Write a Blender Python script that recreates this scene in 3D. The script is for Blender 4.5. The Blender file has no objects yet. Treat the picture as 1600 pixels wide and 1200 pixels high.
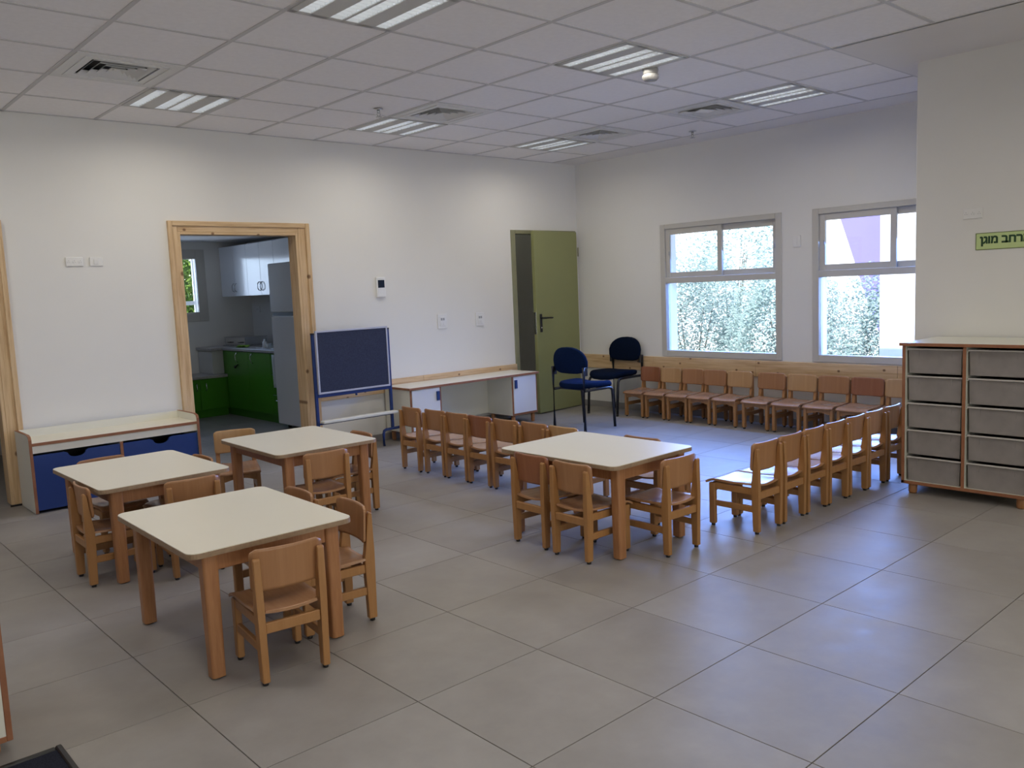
import bpy, bmesh, math, random
from mathutils import Vector, Matrix
rnd = random.Random(7)
C = bpy.context.scene.collection
SC = bpy.context.scene
R = math.radians
PI = math.pi

# ------------------------------------------------------------------ camera, world, light, exposure
H_CAM = 1.3916
yaw, pitch, roll, F = 0.731875, -0.112763, -0.042411, 1320.70
fwd = Vector((math.sin(yaw)*math.cos(pitch), math.cos(yaw)*math.cos(pitch), math.sin(pitch)))
s0 = Vector((math.cos(yaw), -math.sin(yaw), 0.0)); u0 = s0.cross(fwd)
sx_ = math.cos(roll)*s0 + math.sin(roll)*u0
ux_ = -math.sin(roll)*s0 + math.cos(roll)*u0
cam = bpy.data.cameras.new('camera'); cam_o = bpy.data.objects.new('camera', cam); C.objects.link(cam_o)
M = Matrix.Identity(4)
for i in range(3):
    M[i][0] = sx_[i]; M[i][1] = ux_[i]; M[i][2] = -fwd[i]
M[0][3], M[1][3], M[2][3] = 0.0, 0.0, H_CAM
cam_o.matrix_world = M
cam.sensor_fit = 'HORIZONTAL'; cam.sensor_width = 36.0; cam.lens = 36.0*F/1600.0
cam.clip_start = 0.05; cam.clip_end = 200
SC.camera = cam_o

w = bpy.data.worlds.new('sky'); SC.world = w; w.use_nodes = True
nt = w.node_tree; bg = nt.nodes['Background']
sky = nt.nodes.new('ShaderNodeTexSky'); sky.sky_type = 'NISHITA'; sky.sun_disc = False
sky.sun_elevation = R(62); sky.sun_rotation = R(-90); sky.air_density = 1.0; sky.dust_density = 1.2; sky.altitude = 50
nt.links.new(sky.outputs[0], bg.inputs[0]); bg.inputs[1].default_value = 0.55

sun = bpy.data.lights.new('sun', 'SUN'); sun.energy = 16.0; sun.angle = R(0.6); sun.color = (1.0, 0.96, 0.9)
so = bpy.data.objects.new('sun', sun); C.objects.link(so)
so.rotation_euler = Vector((-0.42, 0.05, 0.9)).to_track_quat('Z', 'Y').to_euler(); so.location = (0, 0, 20)

def area(name, loc, target, sx, sy, energy, color):
    l = bpy.data.lights.new(name, 'AREA'); l.shape = 'RECTANGLE'; l.size = sx; l.size_y = sy; l.energy = energy; l.color = color
    o = bpy.data.objects.new(name, l); C.objects.link(o); o.location = loc
    o.rotation_euler = (Vector(target) - Vector(loc)).to_track_quat('-Z', 'Y').to_euler()
    return o
# added fill light outside the unseen rear wall behind the camera
area('rear_fill_light', (1.6, -3.05, 1.35), (1.6, 0, 1.85), 4.2, 2.1, 96, (1.0, 0.925, 0.82))
# sky light entering by the two windows in the far wall
area('daylight_window_one', (7.52, 4.885, 1.35), (6.4, 4.785, 0.25), 1.3, 1.3, 80, (0.17, 0.35, 1.0)).data.spread = R(120)
area('daylight_kitchen_window', (3.7, 10.62, 1.6), (4.6, 9.0, 1.1), 0.9, 0.7, 9, (0.50, 0.66, 1.0))
area('daylight_window_two', (7.52, 3.175, 1.35), (6.4, 3.175, 0.25), 1.3, 1.3, 80, (0.17, 0.35, 1.0)).data.spread = R(120)

vs = SC.view_settings
SC.display_settings.display_device = 'sRGB'
vs.view_transform = 'Standard'; vs.look = 'None'; vs.gamma = 1.0; vs.use_curve_mapping = False; vs.exposure = 0.0
SC.cycles.use_denoising = True
SC.cycles.max_bounces = 10; SC.cycles.diffuse_bounces = 6; SC.cycles.transparent_max_bounces = 16
SC.cycles.sample_clamp_indirect = 6.0
SC.cycles.caustics_reflective = False; SC.cycles.caustics_refractive = False

# ------------------------------------------------------------------ materials
def newmat(name):
    m = bpy.data.materials.new(name); m.use_nodes = True
    return m, m.node_tree, m.node_tree.nodes['Principled BSDF']
def L(nt, a, b): nt.links.new(a, b)
def noise_tex(nt, scale, detail=3.0, rough=0.5, stretch=None, coord='Object'):
    tc = nt.nodes.new('ShaderNodeTexCoord'); mp = nt.nodes.new('ShaderNodeMapping')
    L(nt, tc.outputs[coord], mp.inputs[0])
    if stretch: mp.inputs['Scale'].default_value = stretch
    n = nt.nodes.new('ShaderNodeTexNoise'); n.inputs['Scale'].default_value = scale
    n.inputs['Detail'].default_value = detail; n.inputs['Roughness'].default_value = rough
    L(nt, mp.outputs[0], n.inputs['Vector'])
    return n
def ramp(nt, src, stops):
    r = nt.nodes.new('ShaderNodeValToRGB'); e = r.color_ramp.elements
    while len(e) < len(stops): e.new(0.5)
    for el, (p, c) in zip(e, stops):
        el.position = p; el.color = (*c, 1)
    L(nt, src, r.inputs[0]); return r
def bump(nt, src, bsdf, strength=0.1, dist=0.01):
    b = nt.nodes.new('ShaderNodeBump'); b.inputs['Strength'].default_value = strength; b.inputs['Distance'].default_value = dist
    L(nt, src, b.inputs['Height']); L(nt, b.outputs[0], bsdf.inputs['Normal'])
def plain(name, col, rough=0.5, var=0.06, scale=6.0, metal=0.0, bmp=0.0, bscale=200.0, spec=0.5):
    m, nt, b = newmat(name)
    n = noise_tex(nt, scale, 4.0)
    lo = tuple(c*(1-var) for c in col); hi = tuple(min(1, c*(1+var)) for c in col)
    r = ramp(nt, n.outputs['Fac'], [(0.3, lo), (0.7, hi)])
    L(nt, r.outputs[0], b.inputs['Base Color'])
    b.inputs['Roughness'].default_value = rough; b.inputs['Metallic'].default_value = metal
    b.inputs['Specular IOR Level'].default_value = spec
    if bmp:
        n2 = noise_tex(nt, bscale, 2.0); bump(nt, n2.outputs['Fac'], b, bmp, 0.002)
    return m
def wood(name, dark, light, rough=0.42, stretch=(30, 30, 2.2), scale=3.0, coord='Object', spec=0.5):
    m, nt, b = newmat(name)
    n = noise_tex(nt, scale, 5.0, 0.6, stretch, coord)
    r = ramp(nt, n.outputs['Fac'], [(0.3, dark), (0.72, light)])
    L(nt, r.outputs[0], b.inputs['Base Color']); b.inputs['Roughness'].default_value = rough
    b.inputs['Specular IOR Level'].default_value = spec
    bump(nt, n.outputs['Fac'], b, 0.05, 0.001)
    return m
def pine(name, stretch, ax='x', ks=(1.0, 1.0), sc=5.0):
    m, nt, b = newmat(name)
    n = noise_tex(nt, 2.4, 5.0, 0.6, stretch)
    r = ramp(nt, n.outputs['Fac'], [(0.28, (0.50, 0.31, 0.15)), (0.55, (0.68, 0.48, 0.27)), (0.8, (0.76, 0.58, 0.36))])
    tc = nt.nodes.new('ShaderNodeTexCoord'); mp = nt.nodes.new('ShaderNodeMapping'); mp.inputs['Scale'].default_value = (ks[0], ks[1], 1)
    sp = nt.nodes.new('ShaderNodeSeparateXYZ'); cb_ = nt.nodes.new('ShaderNodeCombineXYZ')
    L(nt, tc.outputs['Object'], sp.inputs[0]); L(nt, sp.outputs[ax.upper()], cb_.inputs[0]); L(nt, sp.outputs['Z'], cb_.inputs[1]); L(nt, cb_.outputs[0], mp.inputs[0])
    v = nt.nodes.new('ShaderNodeTexVoronoi'); v.voronoi_dimensions = '2D'; v.inputs['Scale'].default_value = sc; L(nt, mp.outputs[0], v.inputs['Vector'])
    k = ramp(nt, v.outputs['Distance'], [(0.0, (1, 1, 1)), (0.040, (0.8, 0.8, 0.8)), (0.075, (0, 0, 0))])
    mx = nt.nodes.new('ShaderNodeMixRGB'); L(nt, k.outputs[0], mx.inputs[0]); L(nt, r.outputs[0], mx.inputs[1])
    mx.inputs[2].default_value = (0.16, 0.07, 0.025, 1)
    L(nt, mx.outputs[0], b.inputs['Base Color']); b.inputs['Roughness'].default_value = 0.5
    return m

MT = {}
MT['wall'] = plain('wall_paint', (0.79, 0.775, 0.735), 0.85, 0.02, 1.2, bmp=0.08, bscale=160, spec=0.25)
MT['gypsum'] = plain('ceiling_gypsum', (0.78, 0.755, 0.73), 0.9, 0.02, 1.5, spec=0.2)
MT['ctile'] = plain('ceiling_tile', (0.90, 0.88, 0.875), 0.9, 0.02, 30, bmp=0.15, bscale=320, spec=0.2)
MT['cbar'] = plain('ceiling_bar', (0.60, 0.585, 0.58), 0.6, 0.03, 5)
MT['black'] = plain('black_duct_shade', (0.012, 0.012, 0.013), 0.8, 0.1, 5)
def floor_mat():
    m, nt, b = newmat('floor_porcelain')
    n = noise_tex(nt, 1.6, 6.0, 0.62, (1, 1, 1), 'Object'); n2 = noise_tex(nt, 9, 5.0, 0.6)
    # each tile is its own object: shift the pattern per tile
    oi = nt.nodes.new('ShaderNodeObjectInfo'); ad = nt.nodes.new('ShaderNodeVectorMath'); ad.operation = 'ADD'
    tc = nt.nodes.new('ShaderNodeTexCoord'); mul = nt.nodes.new('ShaderNodeMath'); mul.operation = 'MULTIPLY'; mul.inputs[1].default_value = 37.0
    L(nt, oi.outputs['Random'], mul.inputs[0]); L(nt, tc.outputs['Object'], ad.inputs[0]); L(nt, mul.outputs[0], ad.inputs[1])
    L(nt, ad.outputs[0], n.inputs['Vector']); L(nt, ad.outputs[0], n2.inputs['Vector'])
    a = ramp(nt, n.outputs['Fac'], [(0.3, (0.270, 0.246, 0.224)), (0.7, (0.345, 0.324, 0.300))])
    c = ramp(nt, n2.outputs['Fac'], [(0.3, (0.93, 0.93, 0.93)), (0.7, (1.05, 1.05, 1.05))])
    mx = nt.nodes.new('ShaderNodeMixRGB'); mx.blend_type = 'MULTIPLY'; mx.inputs[0].default_value = 1
    L(nt, a.outputs[0], mx.inputs[1]); L(nt, c.outputs[0], mx.inputs[2]); L(nt, mx.outputs[0], b.inputs['Base Color'])
    rr = ramp(nt, n2.outputs['Fac'], [(0.3, (0.40, 0.40, 0.40)), (0.7, (0.52, 0.52, 0.52))]); L(nt, rr.outputs[0], b.inputs['Roughness']); b.inputs['Specular IOR Level'].default_value = 0.35
    return m
MT['floor'] = floor_mat()
MT['grout'] = plain('grout', (0.10, 0.09, 0.08), 0.9, 0.1, 20)
MT['skirt'] = plain('skirting_tile', (0.30, 0.285, 0.27), 0.5, 0.06, 4)
MT['beech'] = wood('beech', (0.34, 0.155, 0.055), (0.44, 0.225, 0.085), 0.38)
MT['beech_frame'] = wood('beech_frame', (0.35, 0.165, 0.055), (0.405, 0.205, 0.074), 0.4, (16, 16, 1.6), 3.0)
MT['beech_light'] = wood('beech_light', (0.455, 0.265, 0.115), (0.51, 0.31, 0.145), 0.36, (26, 6, 1.2), 2.0)
MT['beech_mid'] = wood('beech_mid', (0.345, 0.165, 0.070), (0.395, 0.198, 0.088), 0.36, (26, 6, 1.2), 2.0)
MT['beech_red'] = wood('beech_red', (0.265, 0.098, 0.043), (0.315, 0.125, 0.057), 0.36, (26, 6, 1.2), 2.0)
MT['seat_ply'] = wood('seat_plywood', (0.35, 0.175, 0.082), (0.41, 0.218, 0.108), 0.24, (26, 1.2, 6), 2.0)
MT['table_leg'] = wood('table_beech', (0.33, 0.14, 0.055), (0.43, 0.205, 0.085), 0.42)
MT['ply_edge'] = plain('plywood_edge', (0.31, 0.21, 0.125), 0.6, 0.12, 60)
MT['laminate'] = plain('cream_laminate', (0.80, 0.755, 0.62), 0.34, 0.012, 3)
MT['cab_white'] = plain('white_melamine', (0.74, 0.725, 0.63), 0.4, 0.015, 3)
MT['cab_edge'] = wood('brown_edge', (0.26, 0.10, 0.045), (0.34, 0.145, 0.07), 0.45, (4, 4, 4))
MT['blue_lam'] = plain('blue_laminate', (0.015, 0.045, 0.19), 0.42, 0.06, 3)
MT['pine_v'] = pine('pine_upright', (22, 22, 1.2), 'x', (1.0, 0.8), 4.0)
MT['pine_x'] = pine('pine_board_x', (1.2, 22, 22), 'x', (0.8, 1.0), 5.5)
MT['pine_y'] = pine('pine_board_y', (22, 1.2, 22), 'y', (0.8, 1.0), 5.5)
MT['green_door'] = plain('olive_steel_paint', (0.275, 0.285, 0.120), 0.42, 0.03, 2)
MT['green_frame'] = plain('olive_frame_paint', (0.26, 0.255, 0.15), 0.45, 0.03, 2)
MT['black_plastic'] = plain('black_plastic', (0.01, 0.01, 0.012), 0.35, 0.1, 5)
MT['black_metal'] = plain('black_metal', (0.012, 0.012, 0.016), 0.35, 0.1, 5)
MT['alu'] = plain('grey_aluminium_frame', (0.57, 0.545, 0.49), 0.45, 0.02, 2)
MT['steel'] = plain('steel', (0.55, 0.55, 0.56), 0.22, 0.05, 8, metal=1.0)
MT['chrome'] = plain('chrome', (0.75, 0.75, 0.76), 0.12, 0.02, 8, metal=1.0)
MT['white_plastic'] = plain('white_plastic', (0.80, 0.79, 0.76), 0.4, 0.01, 5)
MT['detector'] = plain('detector_plastic', (0.36, 0.35, 0.34), 0.6, 0.01, 5)
MT['grey_plastic'] = plain('grey_plastic', (0.36, 0.36, 0.35), 0.5, 0.03, 5)
MT['blue_fabric'] = plain('blue_fabric', (0.003, 0.012, 0.048), 0.95, 0.2, 90, bmp=0.4, bscale=500, spec=0.1)
MT['navy_fabric'] = plain('navy_fabric', (0.003, 0.008, 0.024), 0.95, 0.2, 90, bmp=0.4, bscale=500, spec=0.1)
MT['board_felt'] = plain('navy_felt', (0.045, 0.052, 0.088), 0.9, 0.18, 120, spec=0.1)
MT['blue_metal'] = plain('blue_painted_metal', (0.012, 0.035, 0.16), 0.35, 0.05, 4)
MT['silver'] = plain('silver_edging', (0.50, 0.51, 0.60), 0.4, 0.03, 4)
MT['green_kitchen'] = plain('green_gloss_laminate', (0.055, 0.24, 0.012), 0.28, 0.04, 3)
MT['white_gloss'] = plain('white_gloss', (0.80, 0.81, 0.83), 0.14, 0.01, 3)
MT['counter'] = plain('grey_stone_counter', (0.38, 0.36, 0.35), 0.35, 0.12, 60)
MT['mat'] = plain('navy_mat', (0.02, 0.022, 0.035), 0.9, 0.4, 220, bmp=0.6, bscale=400, spec=0.1)
MT['louvre'] = plain('white_louvre', (0.86, 0.87, 0.88), 0.2, 0.01, 4)
MT['fixture'] = plain('fixture_steel_white', (0.56, 0.555, 0.53), 0.45, 0.01, 4)
MT['vent'] = plain('vent_enamel', (0.72, 0.715, 0.70), 0.45, 0.01, 4)
MT['white_ext'] = plain('exterior_render_white', (0.82, 0.82, 0.84), 0.9, 0.02, 2)
MT['beige_ext'] = plain('exterior_render_beige', (0.75, 0.72, 0.68), 0.9, 0.04, 2)
MT['purple'] = plain('purple_panel', (0.19, 0.155, 0.55), 0.7, 0.03, 1.0)
MT['pave'] = plain('pale_paving', (0.55, 0.53, 0.49), 0.9, 0.1, 3)
MT['bark'] = plain('bark', (0.16, 0.15, 0.12), 0.9, 0.2, 30)
MT['cloth'] = plain('white_tea_towel', (0.62, 0.68, 0.70), 0.9, 0.04, 30)
MT['green_cloth'] = plain('lime_dishcloth', (0.22, 0.42, 0.04), 0.9, 0.1, 30)
MT['screen'] = plain('dark_display', (0.012, 0.018, 0.03), 0.15, 0.1, 3)
MT['sign_green'] = plain('photoluminescent_green', (0.56, 0.68, 0.30), 0.5, 0.02, 4)
MT['sign_ink'] = plain('dark_green_ink', (0.015, 0.06, 0.02), 0.6, 0.05, 4)
MT['sign_edge'] = plain('olive_border', (0.10, 0.14, 0.02), 0.6, 0.05, 4)
def leaf_mat(name, a, b_):
    m = bpy.data.materials.new(name); m.use_nodes = True; nt = m.node_tree
    for n in list(nt.nodes): nt.nodes.remove(n)
    out = nt.nodes.new('ShaderNodeOutputMaterial'); n = noise_tex(nt, 5.0, 3.0); r = ramp(nt, n.outputs['Fac'], [(0.35, a), (0.65, b_)])
    d = nt.nodes.new('ShaderNodeBsdfDiffuse'); t_ = nt.nodes.new('ShaderNodeBsdfTranslucent'); mx = nt.nodes.new('ShaderNodeMixShader'); mx.inputs[0].default_value = 0.45
    L(nt, r.outputs[0], d.inputs[0]); L(nt, r.outputs[0], t_.inputs[0]); L(nt, d.outputs[0], mx.inputs[1]); L(nt, t_.outputs[0], mx.inputs[2]); L(nt, mx.outputs[0], out.inputs[0])
    return m
MT['leaf_pale'] = leaf_mat('leaf_washed_pale', (0.27, 0.36, 0.345), (0.36, 0.44, 0.42))  # leaf colour lightened to carry the overexposed daylight
MT['leaf_green'] = leaf_mat('leaf_green', (0.03, 0.09, 0.02), (0.22, 0.30, 0.06))
def emit(name, col, st):
    m, nt, b = newmat(name)
    b.inputs['Base Color'].default_value = (*col, 1); b.inputs['Emission Color'].default_value = (*col, 1); b.inputs['Emission Strength'].default_value = st
    return m
MT['tube_on'] = emit('fluorescent_tube', (0.92, 0.97, 1.0), 1.9)
MT['spot_on'] = emit('spot_lamp', (1.0, 0.97, 0.92), 8.0)
MT['tube_warm'] = emit('corridor_tube', (1.0, 0.95, 0.62), 0.8)
def tray_mat():
    m, nt, b = newmat('frosted_tray_plastic')
    n = noise_tex(nt, 14, 2.0); r = ramp(nt, n.outputs['Fac'], [(0.3, (0.33, 0.30, 0.28)), (0.7, (0.39, 0.355, 0.335))])
    L(nt, r.outputs[0], b.inputs['Base Color']); b.inputs['Roughness'].default_value = 0.35
    b.inputs['Transmission Weight'].default_value = 0.25; b.inputs['IOR'].default_value = 1.2
    return m
MT['tray'] = tray_mat(); MT['tray_rim'] = plain('tray_rim_plastic', (0.50, 0.47, 0.44), 0.35, 0.02, 5)
def glass_mat(name, tint, refl=0.06):
    m = bpy.data.materials.new(name); m.use_nodes = True; nt = m.node_tree
    for n in list(nt.nodes): nt.nodes.remove(n)
    out = nt.nodes.new('ShaderNodeOutputMaterial'); tr = nt.nodes.new('ShaderNodeBsdfTransparent'); gl = nt.nodes.new('ShaderNodeBsdfGlossy')
    tr.inputs[0].default_value = (*tint, 1); gl.inputs['Roughness'].default_value = 0.02
    fr = nt.nodes.new('ShaderNodeFresnel'); fr.inputs[0].default_value = 1.45
    mx = nt.nodes.new('ShaderNodeMixShader'); L(nt, fr.outputs[0], mx.inputs[0]); L(nt, tr.outputs[0], mx.inputs[1]); L(nt, gl.outputs[0], mx.inputs[2])
    L(nt, mx.outputs[0], out.inputs[0])
    return m
MT['glass'] = glass_mat('window_glass', (0.93, 0.97, 1.0))

# ------------------------------------------------------------------ geometry helpers
def bx(bm, x0, y0, z0, x1, y1, z1, bev=0.0, seg=1, mi=0, mat=None):
    """box between two corners"""
    m = Matrix.Translation(((x0+x1)/2, (y0+y1)/2, (z0+z1)/2)) @ Matrix.Diagonal((abs(x1-x0), abs(y1-y0), abs(z1-z0), 1))
    r = bmesh.ops.create_cube(bm, size=1.0, matrix=m)
    vs_ = r['verts']
    fs = set(f for v in vs_ for f in v.link_faces)
    for f in fs: f.material_index = mi
    if bev > 0:
        es = list(set(e for v in vs_ for e in v.link_edges))
        r2 = bmesh.ops.bevel(bm, geom=es, offset=bev, segments=seg, affect='EDGES', profile=0.5, material=mi)
        vs_ = list(set(v for f in r2['faces'] for v in f.verts) | set(v for v in vs_ if v.is_valid))
    if mat is not None: bmesh.ops.transform(bm, matrix=mat, verts=[v for v in vs_ if v.is_valid])
    return vs_
def tube(bm, pts, r, seg=10, mi=0, caps=True):
    pts = [Vector(p) for p in pts]; rings = []
    for i, p in enumerate(pts):
        if i == 0: d = pts[1]-p
        elif i == len(pts)-1: d = p-pts[i-1]
        else: d = (pts[i+1]-p).normalized()+(p-pts[i-1]).normalized()
        d.normalize()
        a = d.cross(Vector((0, 0, 1)))
        if a.length < 1e-3: a = Vector((1, 0, 0))
        a.normalize(); b = d.cross(a)
        rr = r[i] if isinstance(r, (list, tuple)) else r
        rings.append([bm.verts.new(p + rr*(math.cos(2*PI*k/seg)*a + math.sin(2*PI*k/seg)*b)) for k in range(seg)])
    for q in range(len(rings)-1):
        for k in range(seg):
            f = bm.faces.new((rings[q][k], rings[q][(k+1) % seg], rings[q+1][(k+1) % seg], rings[q+1][k])); f.smooth = True; f.material_index = mi
    if caps:
        for rg in (rings[0], rings[-1]):
            f = bm.faces.new(rg); f.material_index = mi
def prism(bm, poly, axis, a, b, mi=0, side_mi=None):
    """extrude a 2-D polygon along an axis; poly in the two other axes in xyz order"""
    def P(u, v, t):
        return {0: (t, u, v), 1: (u, t, v), 2: (u, v, t)}[axis]
    A = [bm.verts.new(P(u, v, a)) for u, v in poly]; B = [bm.verts.new(P(u, v, b)) for u, v in poly]
    n = len(poly)
    f = bm.faces.new(A); f.material_index = mi
    f = bm.faces.new(B); f.material_index = mi
    for i in range(n):
        f = bm.faces.new((A[i], A[(i+1) % n], B[(i+1) % n], B[i])); f.material_index = mi if side_mi is None else side_mi
def rrect(x0, y0, x1, y1, r, n=5):
    out = []
    for cx, cy, a0 in ((x1-r, y1-r, 0), (x0+r, y1-r, 90), (x0+r, y0+r, 180), (x1-r, y0+r, 270)):
        for k in range(n+1):
            a = R(a0 + 90*k/n); out.append((cx+r*math.cos(a), cy+r*math.sin(a)))
    return out
def sheet(bm, fn, nu, nv, th, mi=0):
    """thick curved sheet: fn(u,v)->Vector, u,v in 0..1, thickness th along normal"""
    P = [[Vector(fn(i/nu, j/nv)) for j in range(nv+1)] for i in range(nu+1)]
    top, bot = [], []
    for i in range(nu+1):
        a, b = [], []
        for j in range(nv+1):
            du = P[min(i+1, nu)][j]-P[max(i-1, 0)][j]; dv = P[i][min(j+1, nv)]-P[i][max(j-1, 0)]
            n = du.cross(dv).normalized()
            a.append(bm.verts.new(P[i][j]+n*th/2)); b.append(bm.verts.new(P[i][j]-n*th/2))
        top.append(a); bot.append(b)
    def q(*v):
        f = bm.faces.new(v); f.material_index = mi; return f
    for i in range(nu):
        for j in range(nv):
            q(top[i][j], top[i+1][j], top[i+1][j+1], top[i][j+1]).smooth = True
            q(bot[i][j], bot[i][j+1], bot[i+1][j+1], bot[i+1][j]).smooth = True
    for i in range(nu):
        q(top[i][0], bot[i][0], bot[i+1][0], top[i+1][0]); q(top[i][nv], top[i+1][nv], bot[i+1][nv], bot[i][nv])
    for j in range(nv):
        q(top[0][j], top[0][j+1], bot[0][j+1], bot[0][j]); q(top[nu][j], bot[nu][j], bot[nu][j+1], top[nu][j+1])
def lathe(bm, prof, seg=16, c=(0, 0), mi=0):
    rings = []
    for r, z in prof:
        rings.append([bm.verts.new((c[0]+r*math.cos(2*PI*k/seg), c[1]+r*math.sin(2*PI*k/seg), z)) for k in range(seg)])
    for i in range(len(rings)-1):
        for k in range(seg):
            f = bm.faces.new((rings[i][k], rings[i][(k+1) % seg], rings[i+1][(k+1) % seg], rings[i+1][k])); f.smooth = True; f.material_index = mi
    bm.faces.new(rings[0]).material_index = mi; bm.faces.new(rings[-1]).material_index = mi

def B(): return bmesh.new()
def mesh_of(name, bm, mat):
    bmesh.ops.recalc_face_normals(bm, faces=bm.faces[:])
    me = bpy.data.meshes.new(name); bm.to_mesh(me); bm.free()
    for m in (mat if isinstance(mat, (list, tuple)) else [mat]): me.materials.append(MT[m])
    return me
def obj(name, bm, mat, parent=None, loc=None, label=None, kind=None):
    me = mesh_of(name, bm, mat) if isinstance(bm, bmesh.types.BMesh) else bm
    o = bpy.data.objects.new(name, me); C.objects.link(o)
    if parent: o.parent = parent
    if loc: o.location = loc
    if label: o['label'] = label
    if kind: o['kind'] = kind
    return o
def box(name, x0, y0, z0, x1, y1, z1, mat, parent=None, bev=0.0, **k):
    bm = B(); bx(bm, x0, y0, z0, x1, y1, z1, bev); return obj(name, bm, mat, parent, **k)
def tag(o, label, cat, group=None, kind=None):
    o['label'] = label; o['category'] = cat
    if group: o['group'] = group
    if kind: o['kind'] = kind
    return o
def thing(name, label, cat, loc=(0, 0, 0), rot=0.0, group=None):
    o = bpy.data.objects.new(name, None); C.objects.link(o); o.empty_display_size = 0.05
    o.location = loc; o.rotation_euler = (0, 0, R(rot)); return tag(o, label, cat, group)
def struct(name, bm, mat, parent=None, **k):
    o = obj(name, bm, mat, parent, **k)
    if not parent: o['kind'] = 'structure'
    return o
def sroot(name):
    o = bpy.data.objects.new(name, None); C.objects.link(o); o.empty_display_size = 0.05; o['kind'] = 'structure'; return o
def dup(root, loc, rot, label, group=None, scale=None):
    r = root.copy(); C.objects.link(r); r.location = loc; r.rotation_euler = (0, 0, R(rot)); r['label'] = label
    if group: r['group'] = group
    if scale: r.scale = scale
    for ch in list(root.children):
        c = ch.copy(); C.objects.link(c); c.parent = r
        for g in ch.children:
            d = g.copy(); C.objects.link(d); d.parent = c
    return r

# ------------------------------------------------------------------ dimensions of the room
WY = 6.778      # far wall with the kitchen doorway
WX = 7.192      # wall with the two windows
H = 2.753
X0, Y0 = -1.30, -2.80
PX, PY = 5.90, 2.44   # pier
KX0, KX1, KY1, KH = 2.30, 4.90, 10.45, 2.12    # kitchen
WT = 0.12

# ------------------------------------------------------------------ floor
T = 0.5687; FX, FY = 1.5676, 4.0013
fl = B(); bx(fl, X0-0.2, Y0-0.2, -0.10, WX+0.2, WY+WT, -0.004); bx(fl, -1.3, WY+WT, -0.10, 7.6, KY1+0.2, -0.004)
floor_o = struct('floor', fl, 'grout')
tb = B(); g = 0.0016
bx(tb, g, g, -0.012, T-g, T-g, 0.0, 0.0008); tile_me = mesh_of('floor_tile', tb, 'floor')
def place_tiles(x_lo, x_hi, y_lo, y_hi):
    i0 = math.floor((x_lo-FX)/T); i1 = math.ceil((x_hi-FX)/T)
    j0 = math.floor((y_lo-FY)/T); j1 = math.ceil((y_hi-FY)/T)
    for i in range(i0, i1):
        for j in range(j0, j1):
            xa, xb = FX+i*T, FX+(i+1)*T; ya, yb = FY+j*T, FY+(j+1)*T
            ca, cb, da, db = max(xa, x_lo), min(xb, x_hi), max(ya, y_lo), min(yb, y_hi)
            if cb-ca < 0.02 or db-da < 0.02: continue
            if ca > PX and da < PY-0.3: continue
            if cb-ca > T-1e-4 and db-da > T-1e-4: obj('floor_tile', tile_me, None, floor_o, (xa, ya, 0))
            else:
                bm = B(); bx(bm, ca-xa+g, da-ya+g, -0.012, cb-xa-g, db-ya-g, 0.0, 0.0008); obj('floor_tile', bm, 'floor', floor_o, (xa, ya, 0))
place_tiles(X0, WX, Y0+1.2, WY)
place_tiles(2.52, KX1, WY, KY1)
bm = B(); bx(bm, X0, Y0, -0.012, WX, Y0+1.2, 0.0); obj('floor_strip', bm, 'floor', floor_o)
bm = B(); bx(bm, -1.3, WY, -0.012, 2.2, 9.3, 0.0); bx(bm, 5.1, WY+0.03, -0.012, 7.6, 9.3, 0.0); obj('corridor_floor', bm, 'floor', floor_o)

# ------------------------------------------------------------------ walls
DK = (2.60, 3.645, 1.945)       # kitchen doorway x0,x1,top
DL = (0.30, 1.285, 1.945)       # left doorway
DG = (6.185, 7.135, 2.0)        # green door opening
bm = B()
HT = H+0.10
for a, b in ((X0-0.2, DL[0]), (DL[1], DK[0]), (DK[1], DG[0]), (DG[1], WX+0.25)): bx(bm, a, WY, 0, b, WY+WT, HT)
for a, b, t in (DL, DK, DG): bx(bm, a, WY, t, b, WY+WT, HT)
struct('wall_back', bm, 'wall')
W1 = (4.185, 5.585, 0.61, 1.98); W2 = (2.475, 3.878, 0.61, 1.98)
bm = B()
for a, b in ((PY-0.2, W2[0]), (W2[1], W1[0]), (W1[1], WY+0.25)): bx(bm, WX, a, 0, WX+0.26, b, HT)
for w_ in (W1, W2):
    bx(bm, WX, w_[0], 0, WX+0.26, w_[1], w_[2]); bx(bm, WX, w_[0], w_[3], WX+0.26, w_[1], HT)
struct('wall_right', bm, 'wall')
bm = B(); bx(bm, PX, Y0, 0, WX+0.26, PY, H+0.05, 0.004); struct('wall_pier', bm, 'wall')
bm = B(); bx(bm, X0-0.2, Y0-0.2, 0, X0, WY+WT, HT); struct('wall_left', bm, 'wall')
bm = B(); RW = (-0.5, 3.7, 0.3, 2.4)
bx(bm, X0-0.2, Y0-0.2, 0, RW[0], Y0, HT); bx(bm, RW[1], Y0-0.2, 0, PX+0.1, Y0, HT)
bx(bm, RW[0], Y0-0.2, 0, RW[1], Y0, RW[2]); bx(bm, RW[0], Y0-0.2, RW[3], RW[1], Y0, HT)
struct('wall_front', bm, 'wall')
# skirting tiles
bm = B()
bx(bm, WX-0.012, PY, 0, WX, WY, 0.065, 0.002); struct('baseboard_right', bm, 'skirt')
bm = B()
bx(bm, 3.76, WY-0.012, 0, DG[0]-0.03, WY, 0.065, 0.002); bx(bm, 1.39, WY-0.012, 0, 2.50, WY, 0.065, 0.002); struct('baseboard_back', bm, 'skirt')
bm = B()
bx(bm, PX-0.012, Y0, 0, PX, PY, 0.065, 0.002); bx(bm, PX-0.012, PY, 0, WX-0.013, PY+0.012, 0.065, 0.002); struct('baseboard_pier', bm, 'skirt')

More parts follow.
